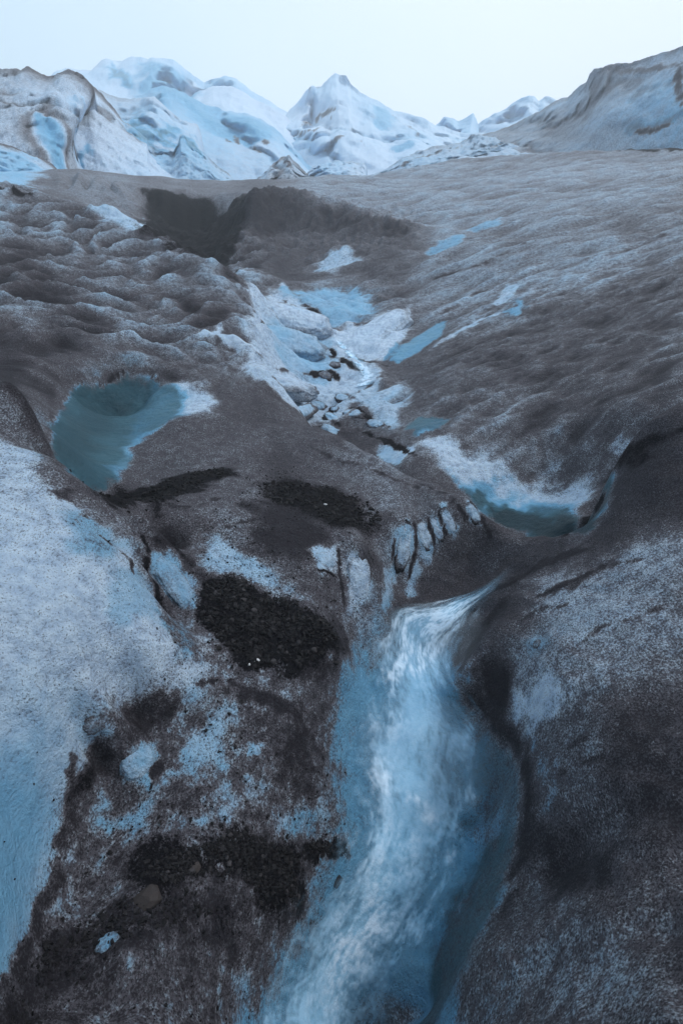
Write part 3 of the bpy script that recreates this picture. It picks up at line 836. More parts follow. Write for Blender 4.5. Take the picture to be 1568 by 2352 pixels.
patch([(130, 2100), (330, 2070), (560, 2080), (680, 2060), (660, 2200), (560, 2400), (0, 2400), (0, 2300)], 40, dirt=.74, blue=.55)
patch([(200, 1960), (400, 1900), (520, 1920), (380, 2000), (240, 2060), (140, 2060)], 35, dirt=.66, blue=.5)
# --- margin of the chute
patch([(865, 1380), (900, 1440), (830, 1560), (800, 1700), (830, 1900), (800, 2050), (720, 2200), (640, 2400), (540, 2400), (640, 2200), (730, 2000), (750, 1850), (740, 1700), (780, 1540)], 30, dirt=.47, blue=.22)
patch([(1040, 1300), (1140, 1250), (1230, 1235), (1290, 1225), (1250, 1262), (1180, 1330), (1110, 1390), (1000, 1400), (880, 1390), (880, 1330), (960, 1340)], 22, dirt=.86, blue=.8)
for a, b_, w in (((935, 1200), (915, 1310), 24), ((965, 1195), (980, 1290), 20), ((993, 1185), (1010, 1240), 15), ((1020, 1165), (1042, 1230), 17), ((1076, 1155), (1098, 1200), 16), ((905, 1310), (880, 1390), 20), ((955, 1290), (940, 1380), 18)):
    stroke([a, b_], w, dirt=.28, blue=.30)
for a, b_ in (((950, 1200), (955, 1260)), ((955, 1260), (938, 1330)), ((982, 1190), (998, 1250)), ((998, 1260), (1000, 1370)), ((1006, 1175), (1026, 1235)), ((1050, 1160), (1075, 1200)), ((1100, 1180), (1130, 1240)), ((905, 1240), (900, 1330))):
    stroke([a, b_], 4, dirt=1.15)
patch([(830, 1500), (1000, 1480), (1100, 1650), (1180, 1760), (1170, 1950), (1080, 2160), (1000, 2400), (600, 2400), (740, 2150), (800, 1950), (790, 1700)], 25, dirt=.15, blue=.6)
patch([(1090, 1640), (1195, 1725), (1200, 1900), (1160, 2050), (1060, 2240), (1010, 2200), (1080, 1950), (1100, 1800)], 30, reach=.5, dirt=.42, blue=.88)
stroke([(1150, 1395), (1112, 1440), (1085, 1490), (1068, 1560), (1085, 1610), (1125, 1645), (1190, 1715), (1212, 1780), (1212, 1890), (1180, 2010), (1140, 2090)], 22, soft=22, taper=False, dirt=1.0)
# --- channel upstream
patch([(570, 662), (650, 650), (690, 682), (750, 760), (790, 800), (880, 850), (870, 890), (800, 910), (790, 965), (730, 975), (690, 950), (640, 905), (585, 860), (540, 800), (470, 760), (500, 760), (560, 790), (585, 760), (575, 700)], 10, thick=.9, dirt=0.26, blue=0.10)
patch([(640, 770), (720, 775), (750, 800), (730, 850), (660, 840)], 12, dirt=0.17, blue=0.32)
patch([(610, 705), (650, 700), (680, 720), (675, 740), (640, 735)], 8, dirt=.62)
patch([(668, 668), (720, 664), (800, 666), (850, 685), (850, 715), (810, 740), (760, 752), (720, 705)], 10, dirt=0.18, blue=0.42)
stroke([(690, 690), (720, 715), (745, 745)], 7, dirt=1.2, grit=.5)
patch([(755, 775), (800, 750), (880, 730), (940, 705), (930, 760), (905, 815), (850, 830), (780, 800)], 9, dirt=0.19, blue=0.04)
stroke([(790, 815), (840, 830), (890, 842)], 4, dirt=1.1, grit=.6)
patch([(892, 828), (930, 790), (1000, 745), (1022, 738), (1012, 770), (950, 815), (915, 835)], 5, wob=3, dirt=0.07, blue=0.72)
stroke([(985, 805), (1040, 770), (1100, 735), (1160, 715)], 9, dirt=0.32, blue=0.20)
patch([(1135, 695), (1165, 655), (1185, 655), (1175, 680), (1145, 702)], 5, dirt=0.27, blue=0.25)
patch([(1172, 715), (1190, 690), (1205, 695), (1185, 725)], 5, dirt=0.22, blue=0.60)
patch([(985, 580), (1010, 555), (1058, 540), (1060, 555), (1010, 580)], 6, dirt=0.30, blue=0.55)
patch([(1070, 530), (1110, 512), (1150, 500), (1145, 515), (1090, 532)], 6, dirt=0.32, blue=0.50)
patch([(718, 625), (750, 592), (800, 567), (832, 600), (800, 608), (745, 632)], 14, dirt=0.32, blue=0.22)
patch([(800, 915), (850, 890), (870, 900), (930, 880), (940, 900), (925, 950), (900, 985), (850, 950)], 12, dirt=0.27, blue=0.22)
patch([(930, 985), (960, 960), (1020, 955), (1030, 965), (1010, 985), (960, 1000)], 6, dirt=0.17, blue=0.90)
patch([(850, 1030), (880, 1015), (950, 1025), (950, 1035), (915, 1065)], 5, dirt=0.07, blue=0.32)
for q in [((690, 945), (700, 960)), ((735, 925), (750, 965), (790, 990)), ((770, 930), (760, 950)), ((800, 935), (830, 950), (890, 980)), ((720, 980), (760, 995)), ((700, 860), (760, 855), (780, 870)), ((750, 800), (790, 830), (830, 850)), ((820, 985), (880, 1010), (920, 1030), (955, 1045))]:
    stroke(list(q) if len(q) > 1 else [q[0], q[0]], 7, dirt=1.1, grit=.7)
patch([(730, 985), (800, 960), (900, 1000), (860, 1030), (780, 1020)], 16, dirt=.85)
for a in ([(575, 700), (600, 740), (640, 765), (690, 770)], [(640, 765), (690, 790), (735, 800)], [(560, 800), (600, 820), (650, 850), (700, 862)], [(590, 840), (640, 880), (690, 905), (720, 920)], [(690, 690), (730, 740), (745, 765)], [(745, 765), (820, 745), (900, 712)], [(830, 745), (860, 735)], [(650, 690), (668, 700), (672, 735)], [(800, 905), (830, 930), (850, 955)], [(480, 765), (520, 800), (540, 830)], [(540, 830), (600, 880), (650, 925), (690, 965)], [(880, 865), (850, 885), (815, 905)]):
    stroke(a, 3.5, soft=4, wob=5, dirt=.8)
for a in ([(610, 670), (640, 668)], [(560, 740), (580, 770)], [(650, 870), (690, 900)], [(520, 780), (560, 790)], [(840, 770), (900, 765)]):
    stroke(a, 14, soft=14, dirt=.42)
patch([(660, 780), (720, 785), (735, 840), (680, 845)], 14, dirt=.12, blue=.35)
# --- undercut toe of the right slope
patch([(968, 1015), (1030, 1000), (1080, 1045), (1140, 1095), (1250, 1105), (1340, 1118), (1390, 1130), (1380, 1170), (1340, 1215), (1220, 1212), (1140, 1190), (1060, 1115), (1000, 1070)], 18, dirt=.22, blue=.06)
patch([(1050, 1112), (1120, 1132), (1200, 1155), (1290, 1165), (1390, 1140), (1380, 1170), (1345, 1216), (1220, 1216), (1140, 1195)], 20, reach=.25, dirt=.06, blue=.9)
patch([(1125, 1165), (1220, 1188), (1300, 1192), (1375, 1168), (1345, 1218), (1220, 1218), (1140, 1195)], 14, reach=.4, dirt=-.1, blue=1.45)
patch([(920, 1070), (960, 1040), (1000, 1080), (1050, 1120), (1000, 1110)], 12, dirt=.78)
# --- fold between right bank and slope
stroke([(1568, 985), (1480, 1022), (1425, 1052), (1396, 1100), (1382, 1150), (1345, 1200), (1300, 1230)], 14, dirt=1.15, grit=.5)
stroke([(1400, 1085), (1440, 1060), (1500, 1050)], 14, dirt=1.15, grit=.4)
patch([(1405, 1040), (1425, 1000), (1445, 1010), (1430, 1045)], 6, dirt=.5)
patch([(1185, 1590), (1240, 1560), (1300, 1590), (1270, 1635), (1195, 1650)], 24, dirt=.2, blue=.05)
patch([(1215, 1470), (1245, 1462), (1250, 1485), (1222, 1495)], 6, dirt=.42, blue=.35)
stroke([(1150, 1350), (1230, 1300), (1350, 1260)], 16, dirt=1.05)
stroke([(1230, 1370), (1330, 1330), (1400, 1290)], 8, dirt=1.0)
for q in ([(1215, 1258), (1290, 1262), (1370, 1242)], [(1235, 1372), (1320, 1345), (1400, 1298), (1470, 1285)], [(1180, 1440), (1230, 1400), (1300, 1390)], [(1330, 1480), (1380, 1440), (1460, 1420), (1540, 1380)], [(1380, 1210), (1450, 1190), (1568, 1180)],
          [(1300, 1720), (1370, 1690), (1450, 1690)], [(1260, 1800), (1310, 1760), (1380, 1740)], [(1420, 1860), (1480, 1820), (1568, 1830)], [(1220, 1930), (1280, 1900), (1340, 1920)],
          [(430, 640), (470, 720), (500, 780), (530, 850)], [(60, 690), (150, 700), (240, 740)], [(270, 770), (350, 760), (420, 790)], [(0, 600), (80, 610), (180, 650)], [(200, 600), (300, 640), (380, 690)],
          [(700, 1020), (780, 1060), (860, 1080), (960, 1120)], [(960, 1110), (1000, 1125), (1040, 1150)], [(350, 1160), (430, 1165), (520, 1140)], [(520, 1210), (590, 1190), (650, 1210)], [(450, 1570), (520, 1560), (580, 1590), (610, 1640)], [(690, 1600), (700, 1680), (680, 1790)],
          [(230, 1230), (300, 1290), (330, 1350)], [(150, 1240), (200, 1180)], [(1000, 640), (1100, 610), (1200, 560)], [(1020, 720), (1100, 670), (1200, 640)], [(1060, 860), (1150, 800), (1260, 780)], [(1330, 600), (1420, 580), (1520, 540)], [(1250, 880), (1330, 850), (1450, 860)]):
    stroke(q, 2.6, soft=5, wob=7, dirt=.98 if q[0][0] < 1150 else .86)  # thin dark crack lines, painted for deep shadow in the creases
# --- cave and bowl: darkness inside the openings painted on as dirt and grit
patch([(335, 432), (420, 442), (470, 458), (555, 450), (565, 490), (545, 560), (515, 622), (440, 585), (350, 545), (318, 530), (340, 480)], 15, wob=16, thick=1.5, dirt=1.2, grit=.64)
patch([(205, 470), (240, 470), (330, 500), (320, 530), (250, 510)], 12, thick=1.2, dirt=.1, blue=.2)
patch([(160, 400), (250, 400), (330, 425), (340, 480), (300, 500), (200, 470), (160, 440)], 18, thick=1.2, dirt=.62, blue=.2)
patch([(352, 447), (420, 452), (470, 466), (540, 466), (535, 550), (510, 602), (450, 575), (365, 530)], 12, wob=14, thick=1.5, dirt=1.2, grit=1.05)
stroke([(-20, 425), (30, 436), (75, 446)], 9, dirt=1.2, grit=.8)  # dark sliver of an opening, its shade put in as colour
# --- far ice
#patch([(92, 285), (108, 268), (124, 272), (138, 310), (147, 370), (142, 395), (120, 368), (100, 335)], 5, wob=3, thick=2, dirt=-.2, blue=.50)
#stroke([(120, 305), (128, 345), (138, 385)], 5, dirt=-.2, blue=.68)
patch([(-100, 330), (0, 342), (60, 352), (95, 385), (80, 425), (-100, 410)], 14, thick=2, dirt=.0, blue=.42)
patch([(168, 315), (200, 325), (215, 345), (175, 340)], 4, thick=2, dirt=0, blue=.6)
patch([(245, 152), (262, 148), (300, 185), (306, 202), (250, 178)], 5, thick=2, dirt=0, blue=.75)  # blue shadow in a ridge hollow, painted into the ice colour
patch([(322, 142), (350, 140), (400, 165), (430, 205), (480, 255), (560, 275), (640, 305), (620, 320), (480, 300), (420, 245), (360, 205)], 14, thick=2, dirt=0, blue=.62)  # slanting band of blue shadow along the ridge, also only colour
patch([(440, 190), (470, 205), (540, 245), (600, 262), (560, 255), (480, 230)], 8, thick=2, dirt=.05, blue=.0)
patch([(380, 280), (395, 300), (415, 320), (410, 345), (395, 335)], 6, thick=2, dirt=.05, blue=.8)
for q in [((515, 320), (530, 326)), ((540, 312), (548, 332)), ((605, 320), (612, 332)), ((585, 345), (600, 350)), ((655, 365), (665, 385))]:
    stroke(list(q), 5, dirt=.9)
stroke([(690, 292), (730, 268), (770, 250)], 6, dirt=.95)
stroke([(680, 310), (720, 300), (760, 270)], 4, dirt=.8)
stroke([(755, 335), (775, 318), (790, 312)], 5, dirt=.8)
stroke([(700, 340), (765, 345), (830, 325)], 4, dirt=.6)
stroke([(900, 262), (940, 290), (970, 320)], 4, dirt=.5)
patch([(860, 245), (900, 252), (910, 275), (880, 300), (850, 280)], 8, thick=2, dirt=0, blue=.6)
patch([(900, 335), (950, 325), (945, 340), (910, 350)], 6, thick=2, dirt=.05, blue=.6)
stroke([(880, 398), (930, 375), (980, 360), (1060, 335)], 5, dirt=.75)
patch([(1440, 292), (1500, 278), (1560, 262), (1500, 300), (1460, 303)], 8, thick=2, dirt=.45, blue=.8)
stroke([(1455, 303), (1500, 300), (1545, 283)], 4, dirt=1.0)
stroke([(1410, 346), (1490, 346), (1600, 344)], 8, dirt=1.2, grit=.8)  # gap under the cliff's overhang, its shade painted as a dark strip
stroke([(1558, 150), (1556, 190), (1566, 240)], 6, dirt=.95)
patch([(1395, 155), (1480, 140), (1568, 118), (1568, 148), (1480, 158)], 8, thick=2, dirt=.42, blue=.02)
stroke([(1365, 165), (1400, 156), (1480, 160), (1560, 150)], 5, dirt=.75)
# --- black gravel beds
GRAVEL = [
    [(480, 1342), (540, 1326), (600, 1352), (690, 1392), (742, 1422), (775, 1470), (740, 1502), (690, 1530), (640, 1522), (590, 1535), (540, 1505), (500, 1462), (462, 1422)],
    [(215, 1122), (300, 1130), (370, 1110), (420, 1088), (510, 1076), (530, 1088), (450, 1122), (380, 1150), (290, 1157), (235, 1145)],
    [(592, 1115), (650, 1102), (760, 1120), (830, 1150), (878, 1182), (860, 1213), (770, 1205), (700, 1168), (640, 1156), (592, 1136)],
    [(320, 2012), (390, 1962), (480, 1932), (580, 1902), (610, 1932), (690, 1962), (682, 2020), (690, 2080), (640, 2092), (590, 2042), (520, 2012), (440, 2012), (390, 2030)],
    [(702, 1938), (750, 1932), (798, 1955), (770, 1968), (715, 1962)],
    [(0, 2292), (100, 2160), (250, 2085), (400, 2072), (520, 2085), (420, 2120), (270, 2150), (120, 2260), (0, 2400)],
]
for g, gv, sf in zip(GRAVEL, (1.0, .9, .75, .8, .85, .35), (22, 18, 30, 34, 12, 40)):
    patch(g, sf, grit=gv, dirt=1.1)
# --- bed of the lower chute, over what was laid beside it
patch([(820, 1950), (1080, 1950), (1120, 2060), (1055, 2200), (1000, 2330), (970, 2420), (640, 2420), (720, 2150)], 26, thick=.9, reach=.3, dirt=.14, blue=.62)
patch([(1130, 1960), (1170, 1990), (1150, 2050), (1075, 2190), (1015, 2330), (985, 2420), (940, 2420), (1010, 2180), (1070, 2020)], 26, thick=.8, reach=.3, dirt=.36, blue=1.0)
# --- foot of the left wall, over everything that lies beside it
patch([(-150, 1640), (100, 1660), (135, 1740), (122, 1850), (92, 2005), (38, 2150), (-25, 2255), (-150, 2380)], 34, wob=5, thick=3, reach=.6, dirt=.12, blue=.22)
patch([(-150, 1800), (50, 1770), (105, 1860), (80, 2010), (25, 2150), (-30, 2240), (-150, 2340)], 60, wob=12, thick=3, reach=.3, dirt=.06, blue=.50)
stroke([(172, 1735), (162, 1850), (130, 2012), (74, 2165), (12, 2272)], 12, soft=9, wob=10, dirt=.88)
# the cleft in the leftmost block: clear blue ice, lips of dirt beside it
for it in Bodies.items:
    if 'split by a bright blue cleft' in it.get('label', ''):
        v = it['v']
        line = np.array([at(*q)[0] for q in ((108, 275), (124, 325), (138, 388))])
        dd = np.minimum(seg_dist(v, line[0], line[1])[0], seg_dist(v, line[1], line[2])[0])
        tt = np.clip((line[0][2] - v[:, 2]) / (line[0][2] - line[2][2]), 0, 1)
        wd = .75 - .45 * np.abs(tt - .35)
        k = 1 - sstep(.55 * wd, 1.15 * wd, dd + .12 * fbm3(v * 1.5, 3))
        v[:, :2] *= (1 + .010 * (1 - sstep(0, .8 * wd, dd)))[:, None]
        it['blue'] *= .5
        it['dirt'] += .25 * sstep(.9, 1.3, dd / wd) * (1 - sstep(1.3, 2.2, dd / wd))
        it['dirt'] *= 1 - k
        it['blue'] += (.50 + .12 * (1 - sstep(0, .25, dd)) - it['blue']) * k

# ------------------------------------------------------------------ make the meshes
G['dirt'] += hollow_dirt_shade * sstep(.25, .5, G['dirt'])
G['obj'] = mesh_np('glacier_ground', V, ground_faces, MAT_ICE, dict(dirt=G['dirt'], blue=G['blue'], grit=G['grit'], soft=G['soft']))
tag(G['obj'], kind='structure')
for it in Bodies.items:
    me_o = mesh_np(it['name'], it['v'], it['f'], MAT_ICE, dict(dirt=it['dirt'], blue=it['blue'], grit=it['grit'], soft=it['soft']))
    tag(me_o, it.get('label'), it.get('cat'), it.get('group'))

# ------------------------------------------------------------------ meltwater
def flow_sheet(name, L, Rr, nst, nac, lift, amp, foam_spots, mat):
    def rs(p, n):
        p = np.array(p, float); d = np.hypot(*np.diff(p, axis=0).T); s = np.concatenate([[0], np.cumsum(d)])
        t = np.linspace(0, s[-1], n)
        return np.stack([np.interp(t, s, p[:, 0]), np.interp(t, s, p[:, 1])], 1)
    A, B = rs(L, nst), rs(Rr, nst)
    W = np.linspace(0, 1, nac)
    P = np.zeros((nst, nac, 3))
    for i in range(nst):
        for j, w in enumerate(W):
            q = A[i] + (B[i] - A[i]) * w
            h = TREES[0].ray_cast(Vector((0, 0, 0)), Vector(ray(*q)).normalized())
            P[i, j] = h[0] if h[0] is not None else P[i, j - 1]
    for _ in range(24):                          # running water bridges the small bumps of its bed
        Q = P.copy()
        Q[1:-1, 1:-1] = (P[1:-1, 1:-1] * 2 + P[:-2, 1:-1] + P[2:, 1:-1] + P[1:-1, :-2] + P[1:-1, 2:]) / 6
        P = Q
    prof = 1 - np.abs(2 * W - 1) ** 3
    v = P.reshape(-1, 3).copy()
    along = np.repeat(np.linspace(0, 1, nst), nac); across = np.tile(W, nst)
    dist = np.linalg.norm(np.diff(P.mean(1), axis=0), axis=1).sum()
    width = np.linalg.norm(P[:, -1] - P[:, 0], axis=1).mean()
    fu, fv = along * dist, (across - .5) * width
    warp = .5 * noise2(fu * 3.0, fv * 6 + 4)
    st = noise2(fu * 3.2 + 3, fv * 11 + warp * 1.2) * .55 + noise2(fu * 8 + 30, fv * 26 + warp * 2) * .45
    fine = noise2(fu * 22 + 8, fv * 70 + warp * 3) * .6 + noise2(fu * 50 + 8, fv * 120) * .4
    pf = np.tile(prof, nst)
    v[:, 2] += lift * (pf * .9 + .12) + amp * (st + .35 * fine) * pf
    foam = np.clip(.23 + st * .22 + fine * .10 - .16 * sstep(.5, .95, across), 0, 1)
    for (px, py, rad, s) in foam_spots:
        c, _ = at(px, py); rm = rad * np.linalg.norm(c) / K
        d = np.linalg.norm(v - c, axis=1) / rm + .35 * noise3(v / rm * 1.5)
        foam += s * np.clip(1.1 - d, 0, 1) ** 1.2 * (.12 + 1.5 * np.clip(.32 + st * 1.0 + fine * .9, 0, 1.3))
    m1 = np.minimum(across * 1.8, (1 - across) * 1.35)
    cover = sstep(.12, 1.0, m1 + .26 * st + .16 * fine) * sstep(.0, .20, along)
    o = mesh_np(name, v, grid_faces(nst, nac), mat, dict(foam=np.clip(foam, 0, 1), cover=cover))
    tag(o, kind='structure')
    return o


def water_material():
    m, nt, b = node_mat('meltwater')
    N = NT(nt)
    foam, cover = N.attr('foam'), N.attr('cover')
    P = N.pos()
    n = N.noise(P, 9, 6, .6)
    base_c = N.mix(N.ramp(n, .3, .7), (.19, .42, .62, 1), (.28, .52, .72, 1))
    froth = N.math('ADD', foam, N.math('MULTIPLY', N.math('SUBTRACT', N.noise(P, 38, 6, .7), .5), .55))
    c = N.mix(N.ramp(froth, .06, .95), base_c, (.66, .82, .98, 1))
    nt.links.new(c, b.inputs['Base Color'])
    b.inputs['Roughness'].default_value = .6
    b.inputs['Specular IOR Level'].default_value = .12
    sp = N.noise(P, 60, 4, .65)
    a = N.ramp(N.math('ADD', cover, N.math('MULTIPLY', N.math('MULTIPLY', N.math('SUBTRACT', sp, .5), cover), .5)), .0, .8, 0.0, .94)
    nt.links.new(a, b.inputs['Alpha'])
    nt.links.new(N.bump(N.math('ADD', n, N.math('MULTIPLY', sp, .35)), .4, .03), b.inputs['Normal'])
    return m


MAT_WATER = water_material()
flow_sheet('meltwater_stream',
           [(1190, 1280), (1130, 1330), (1070, 1365), (960, 1385), (855, 1370), (800, 1480), (770, 1600), (735, 1700), (740, 1850), (690, 2000), (600, 2150), (520, 2300), (470, 2480)],
           [(1215, 1285), (1180, 1345), (1115, 1430), (1095, 1520), (1090, 1590), (1140, 1650), (1212, 1750), (1212, 1880), (1175, 2010), (1100, 2150), (1030, 2310), (980, 2480)],
           320, 96, .050, .005,
           [(1120, 1385, 40, .7), (1085, 1405, 45, .9), (1040, 1435, 50, .9), (1000, 1455, 50, .9), (960, 1490, 50, .9), (925, 1525, 50, 1.0), (890, 1555, 45, .8), (1000, 1400, 50, .5), (940, 1420, 60, .5), (890, 1450, 60, .5), (870, 1640, 70, .35), (935, 1826, 22, .8), (950, 1842, 22, 1.0), (966, 1860, 22, 1.0), (982, 1882, 20, 1.0), (996, 1905, 18, .9), (1005, 1930, 14, .6),
            (1095, 1830, 22, .6), (1075, 1915, 24, .5), (1050, 1985, 26, .8), (1085, 1990, 18, .6), (800, 2150, 90, .35), (860, 2100, 70, .35), (900, 1960, 70, .3), (850, 1800, 70, .35), (820, 1950, 60, .35), (760, 2250, 90, .35)], MAT_WATER)
flow_sheet('meltwater_stream',
           [(752, 772), (772, 800), (800, 830), (815, 855), (815, 875), (790, 895)],
           [(775, 772), (800, 790), (835, 825), (868, 850), (890, 862), (880, 880)],
           70, 24, .012, .008, [(770, 785, 40, .9), (800, 810, 50, 1.2), (835, 845, 50, 1.2), (855, 865, 50, 1.2), (815, 885, 40, .9)], MAT_WATER)

# ------------------------------------------------------------------ stones
def hull_stone(seed, n=11, flat=.65):
    rnd = random.Random(seed)
    bm = bmesh.new()
    for _ in range(n):
        v = Vector((rnd.gauss(0, 1), rnd.gauss(0, 1), rnd.gauss(0, 1))).normalized()
        v *= .75 + .35 * rnd.random()
        bm.verts.new((v.x * 1.15, v.y * .9, v.z * flat))
    r = bmesh.ops.convex_hull(bm, input=bm.verts)
    bmesh.ops.delete(bm, geom=list({g for g in r['geom_interior'] + r['geom_unused'] if isinstance(g, bmesh.types.BMVert)}), context='VERTS')
    bmesh.ops.triangulate(bm, faces=bm.faces)
    bm.verts.index_update()
    v = np.array([x.co[:] for x in bm.verts]); f = np.array([[x.index for x in q.verts] for q in bm.faces])
    bm.free()
    return v, f


SHAPES = [hull_stone(100 + i) for i in range(14)]


def stone_material(name, dark, light, rough=.55):
    m, nt, b = node_mat(name)
    N = NT(nt)
    P = N.pos()
    tone = N.attr('tone')
    c = N.mix(N.math('ADD', N.math('MULTIPLY', tone, .8), N.math('MULTIPLY', N.ramp(N.noise(P, 220, 5, .7), .4, .7), .15), clamp=True), dark, light)
    nt.links.new(c, b.inputs['Base Color'])
    b.inputs['Roughness'].default_value = rough
    b.inputs['Specular IOR Level'].default_value = .15
    nt.links.new(N.bump(N.noise(P, 160, 5, .7), .5, .004), b.inputs['Normal'])
    return m


MAT_GRAVEL = stone_material('wet_black_gravel', (.004, .0037, .005, 1), (.055, .050, .054, 1), .75)
MAT_ROCK = stone_material('brown_grey_rock', (.018, .015, .016, 1), (.07, .058, .055, 1), .7)
MAT_PALE = stone_material('pale_stone', (.38, .38, .40, 1), (.62, .62, .64, 1), .7)


def ground_at(x, y):
    h = TREES[0].ray_cast(Vector((x, y, 30)), Vector((0, 0, -1)))
    return (np.array(h[0]), np.array(h[1])) if h[0] is not None else (np.array((x, y, -2)), np.array((0, 0, 1.)))


def rot_random(rs):
    q = rs.normal(size=4); q /= np.linalg.norm(q); w, x, y, z = q
    return np.array([[1 - 2 * (y * y + z * z), 2 * (x * y - z * w), 2 * (x * z + y * w)], [2 * (x * y + z * w), 1 - 2 * (x * x + z * z), 2 * (y * z - x * w)], [2 * (x * z - y * w), 2 * (y * z + x * w), 1 - 2 * (x * x + y * y)]])


def plan_samples(pix, n, rs, spread=0.0):
    """random places inside an outline on the ground (in plan)"""
    p = np.array([at(*q)[0][:2] for q in pix])
    lo, hi = p.min(0), p.max(0)
    ext = (hi - lo).max()
    out = []
    while len(out) < n:
        q = rs.uniform(lo - spread * ext, hi + spread * ext, (n * 3, 2))
        q += 0
        ins = in_poly_pix(q[:, 0], q[:, 1], [tuple(a) for a in p])
        nz = noise2(q[:, 0] / (.06 * ext) + 5, q[:, 1] / (.06 * ext))
        keep = ins & (nz > -.30 + .8 * np.clip(noise2(q[:, 0] / (.2 * ext), q[:, 1] / (.2 * ext) + 8), 0, 1))
        if spread:
            keep |= rs.rand(len(q)) < .10
        out += list(q[keep])
    out = np.array(out[:n])
    loose = rs.rand(n) < .22                    # strays round the bed
    out[loose] += rs.normal(0, .05 * ext, (int(loose.sum()), 2))
    return out


def stones_mesh(name, places, sizes, rs, mat, sink=.25, tone=None):
    vs_, fs_, ts_ = [], [], []
    off = 0
    for k, ((x, y), s) in enumerate(zip(places, sizes)):
        c, n = ground_at(x, y)
        v, f = SHAPES[rs.randint(len(SHAPES))]
        w = (v @ rot_random(rs).T) * s * np.array((1, 1, .8))
        w = w + c + n * s * (.5 - sink)
        vs_.append(w); fs_.append(f + off); off += len(w)
        t = rs.beta(.7, 8.0) if tone is None else tone
        ts_.append(np.full(len(w), t))
    return mesh_np(name, np.concatenate(vs_), np.concatenate(fs_), mat, dict(tone=np.concatenate(ts_)), smooth=False)


rs = np.random.RandomState(5)
for g, n, s0 in zip(GRAVEL, (3000, 1600, 1300, 2400, 260, 500), (.0058, .0062, .0072, .0036, .0040, .0036)):
    pl = plan_samples(g, n, rs)
    sz = np.clip(s0 * np.exp(rs.normal(0, .7, n)), s0 * .3, s0 * 3.4)
    tag(stones_mesh('gravel', pl, sz, rs, MAT_GRAVEL), kind='stuff')
# loose grains over the floor
floor_area = [(200, 1950), (340, 1560), (480, 1180), (640, 1060), (860, 1180), (860, 1340), (780, 1480), (740, 1700), (760, 1900), (640, 2200), (540, 2390), (60, 2390), (60, 2240)]
pl = plan_samples(floor_area, 3600, rs)
tag(stones_mesh('gravel', pl, np.clip(.0032 * np.exp(rs.normal(0, .5, len(pl))), .0012, .011), rs, MAT_GRAVEL, sink=.1), kind='stuff')


def one_stone(name, px, py, half_px, mat, label, group=None, seed=1, flat=.7, tone=.3, n=24):
    c, nrm = at(px, py)
    s = half_px * np.linalg.norm(c) / K
    v, f = hull_stone(seed, n, flat)
    o = mesh_np(name, v * s, f, mat, dict(tone=np.full(len(v), tone)), smooth=False)
    o.location = c + nrm * s * .05
    o.rotation_euler = (0, 0, seed * 1.3)
    return tag(o, label, 'stone', group)


one_stone('stone', 338, 2066, 25, MAT_ROCK, 'flat brown grey rock beside a small blue ice patch in the lower left gravel', seed=3, tone=.35, n=40, flat=.55)
one_stone('stone', 448, 1992, 11, MAT_ROCK, 'small reddish brown stone at the upper edge of the lower gravel band', seed=4, tone=.6)
one_stone('stone', 589, 1517, 7, MAT_PALE, 'white pebble on the lower tip of the big black gravel bed', seed=5, tone=.7)
one_stone('stone', 573, 1526, 4, MAT_PALE, 'tiny white pebble next to the larger white pebble below the big gravel bed', seed=6, tone=.8)
one_stone('stone', 747, 1159, 4.5, MAT_PALE, 'pale chip lying on the black gravel bed right of centre', seed=7, tone=.4)
one_stone('stone', 775, 2023, 12, MAT_GRAVEL, 'lone black stone on the pale ice margin left of the water', seed=8, tone=.1)
big = plan_samples(GRAVEL[0], 46, rs)
protos = []
for k, (x, y) in enumerate(big):
    c, nrm = ground_at(x, y)
    s = .014 * (.7 + .7 * rs.rand())
    if k < 8:
        v, f = hull_stone(300 + k, 16, .7)
        o = mesh_np('stone', v, f, MAT_GRAVEL, dict(tone=np.full(len(v), .12 + .10 * k)), smooth=False)
        protos.append(o)
    else:
        o = protos[k % 8].copy(); col.objects.link(o)
    o.scale = (s, s, s); o.location = c + nrm * s * .35; o.rotation_euler = (rs.rand() * .6, rs.rand() * .6, rs.rand() * 6.3)
    tag(o, 'coarse dark angular stone among the big black gravel bed beside the chute', 'stone', 'coarse stones of the big gravel bed')
band = plan_samples(GRAVEL[3], 40, rs)
for k, (x, y) in enumerate(band):
    c, nrm = ground_at(x, y)
    s = .0085 * (.7 + .8 * rs.rand())
    o = protos[k % 8].copy(); col.objects.link(o)
    o.scale = (s, s, s); o.location = c + nrm * s * .35; o.rotation_euler = (rs.rand() * .6, rs.rand() * .6, rs.rand() * 6.3)
    tag(o, 'coarse dark stone in the slanting gravel band at the lower left', 'stone', 'coarse stones of the lower gravel band')


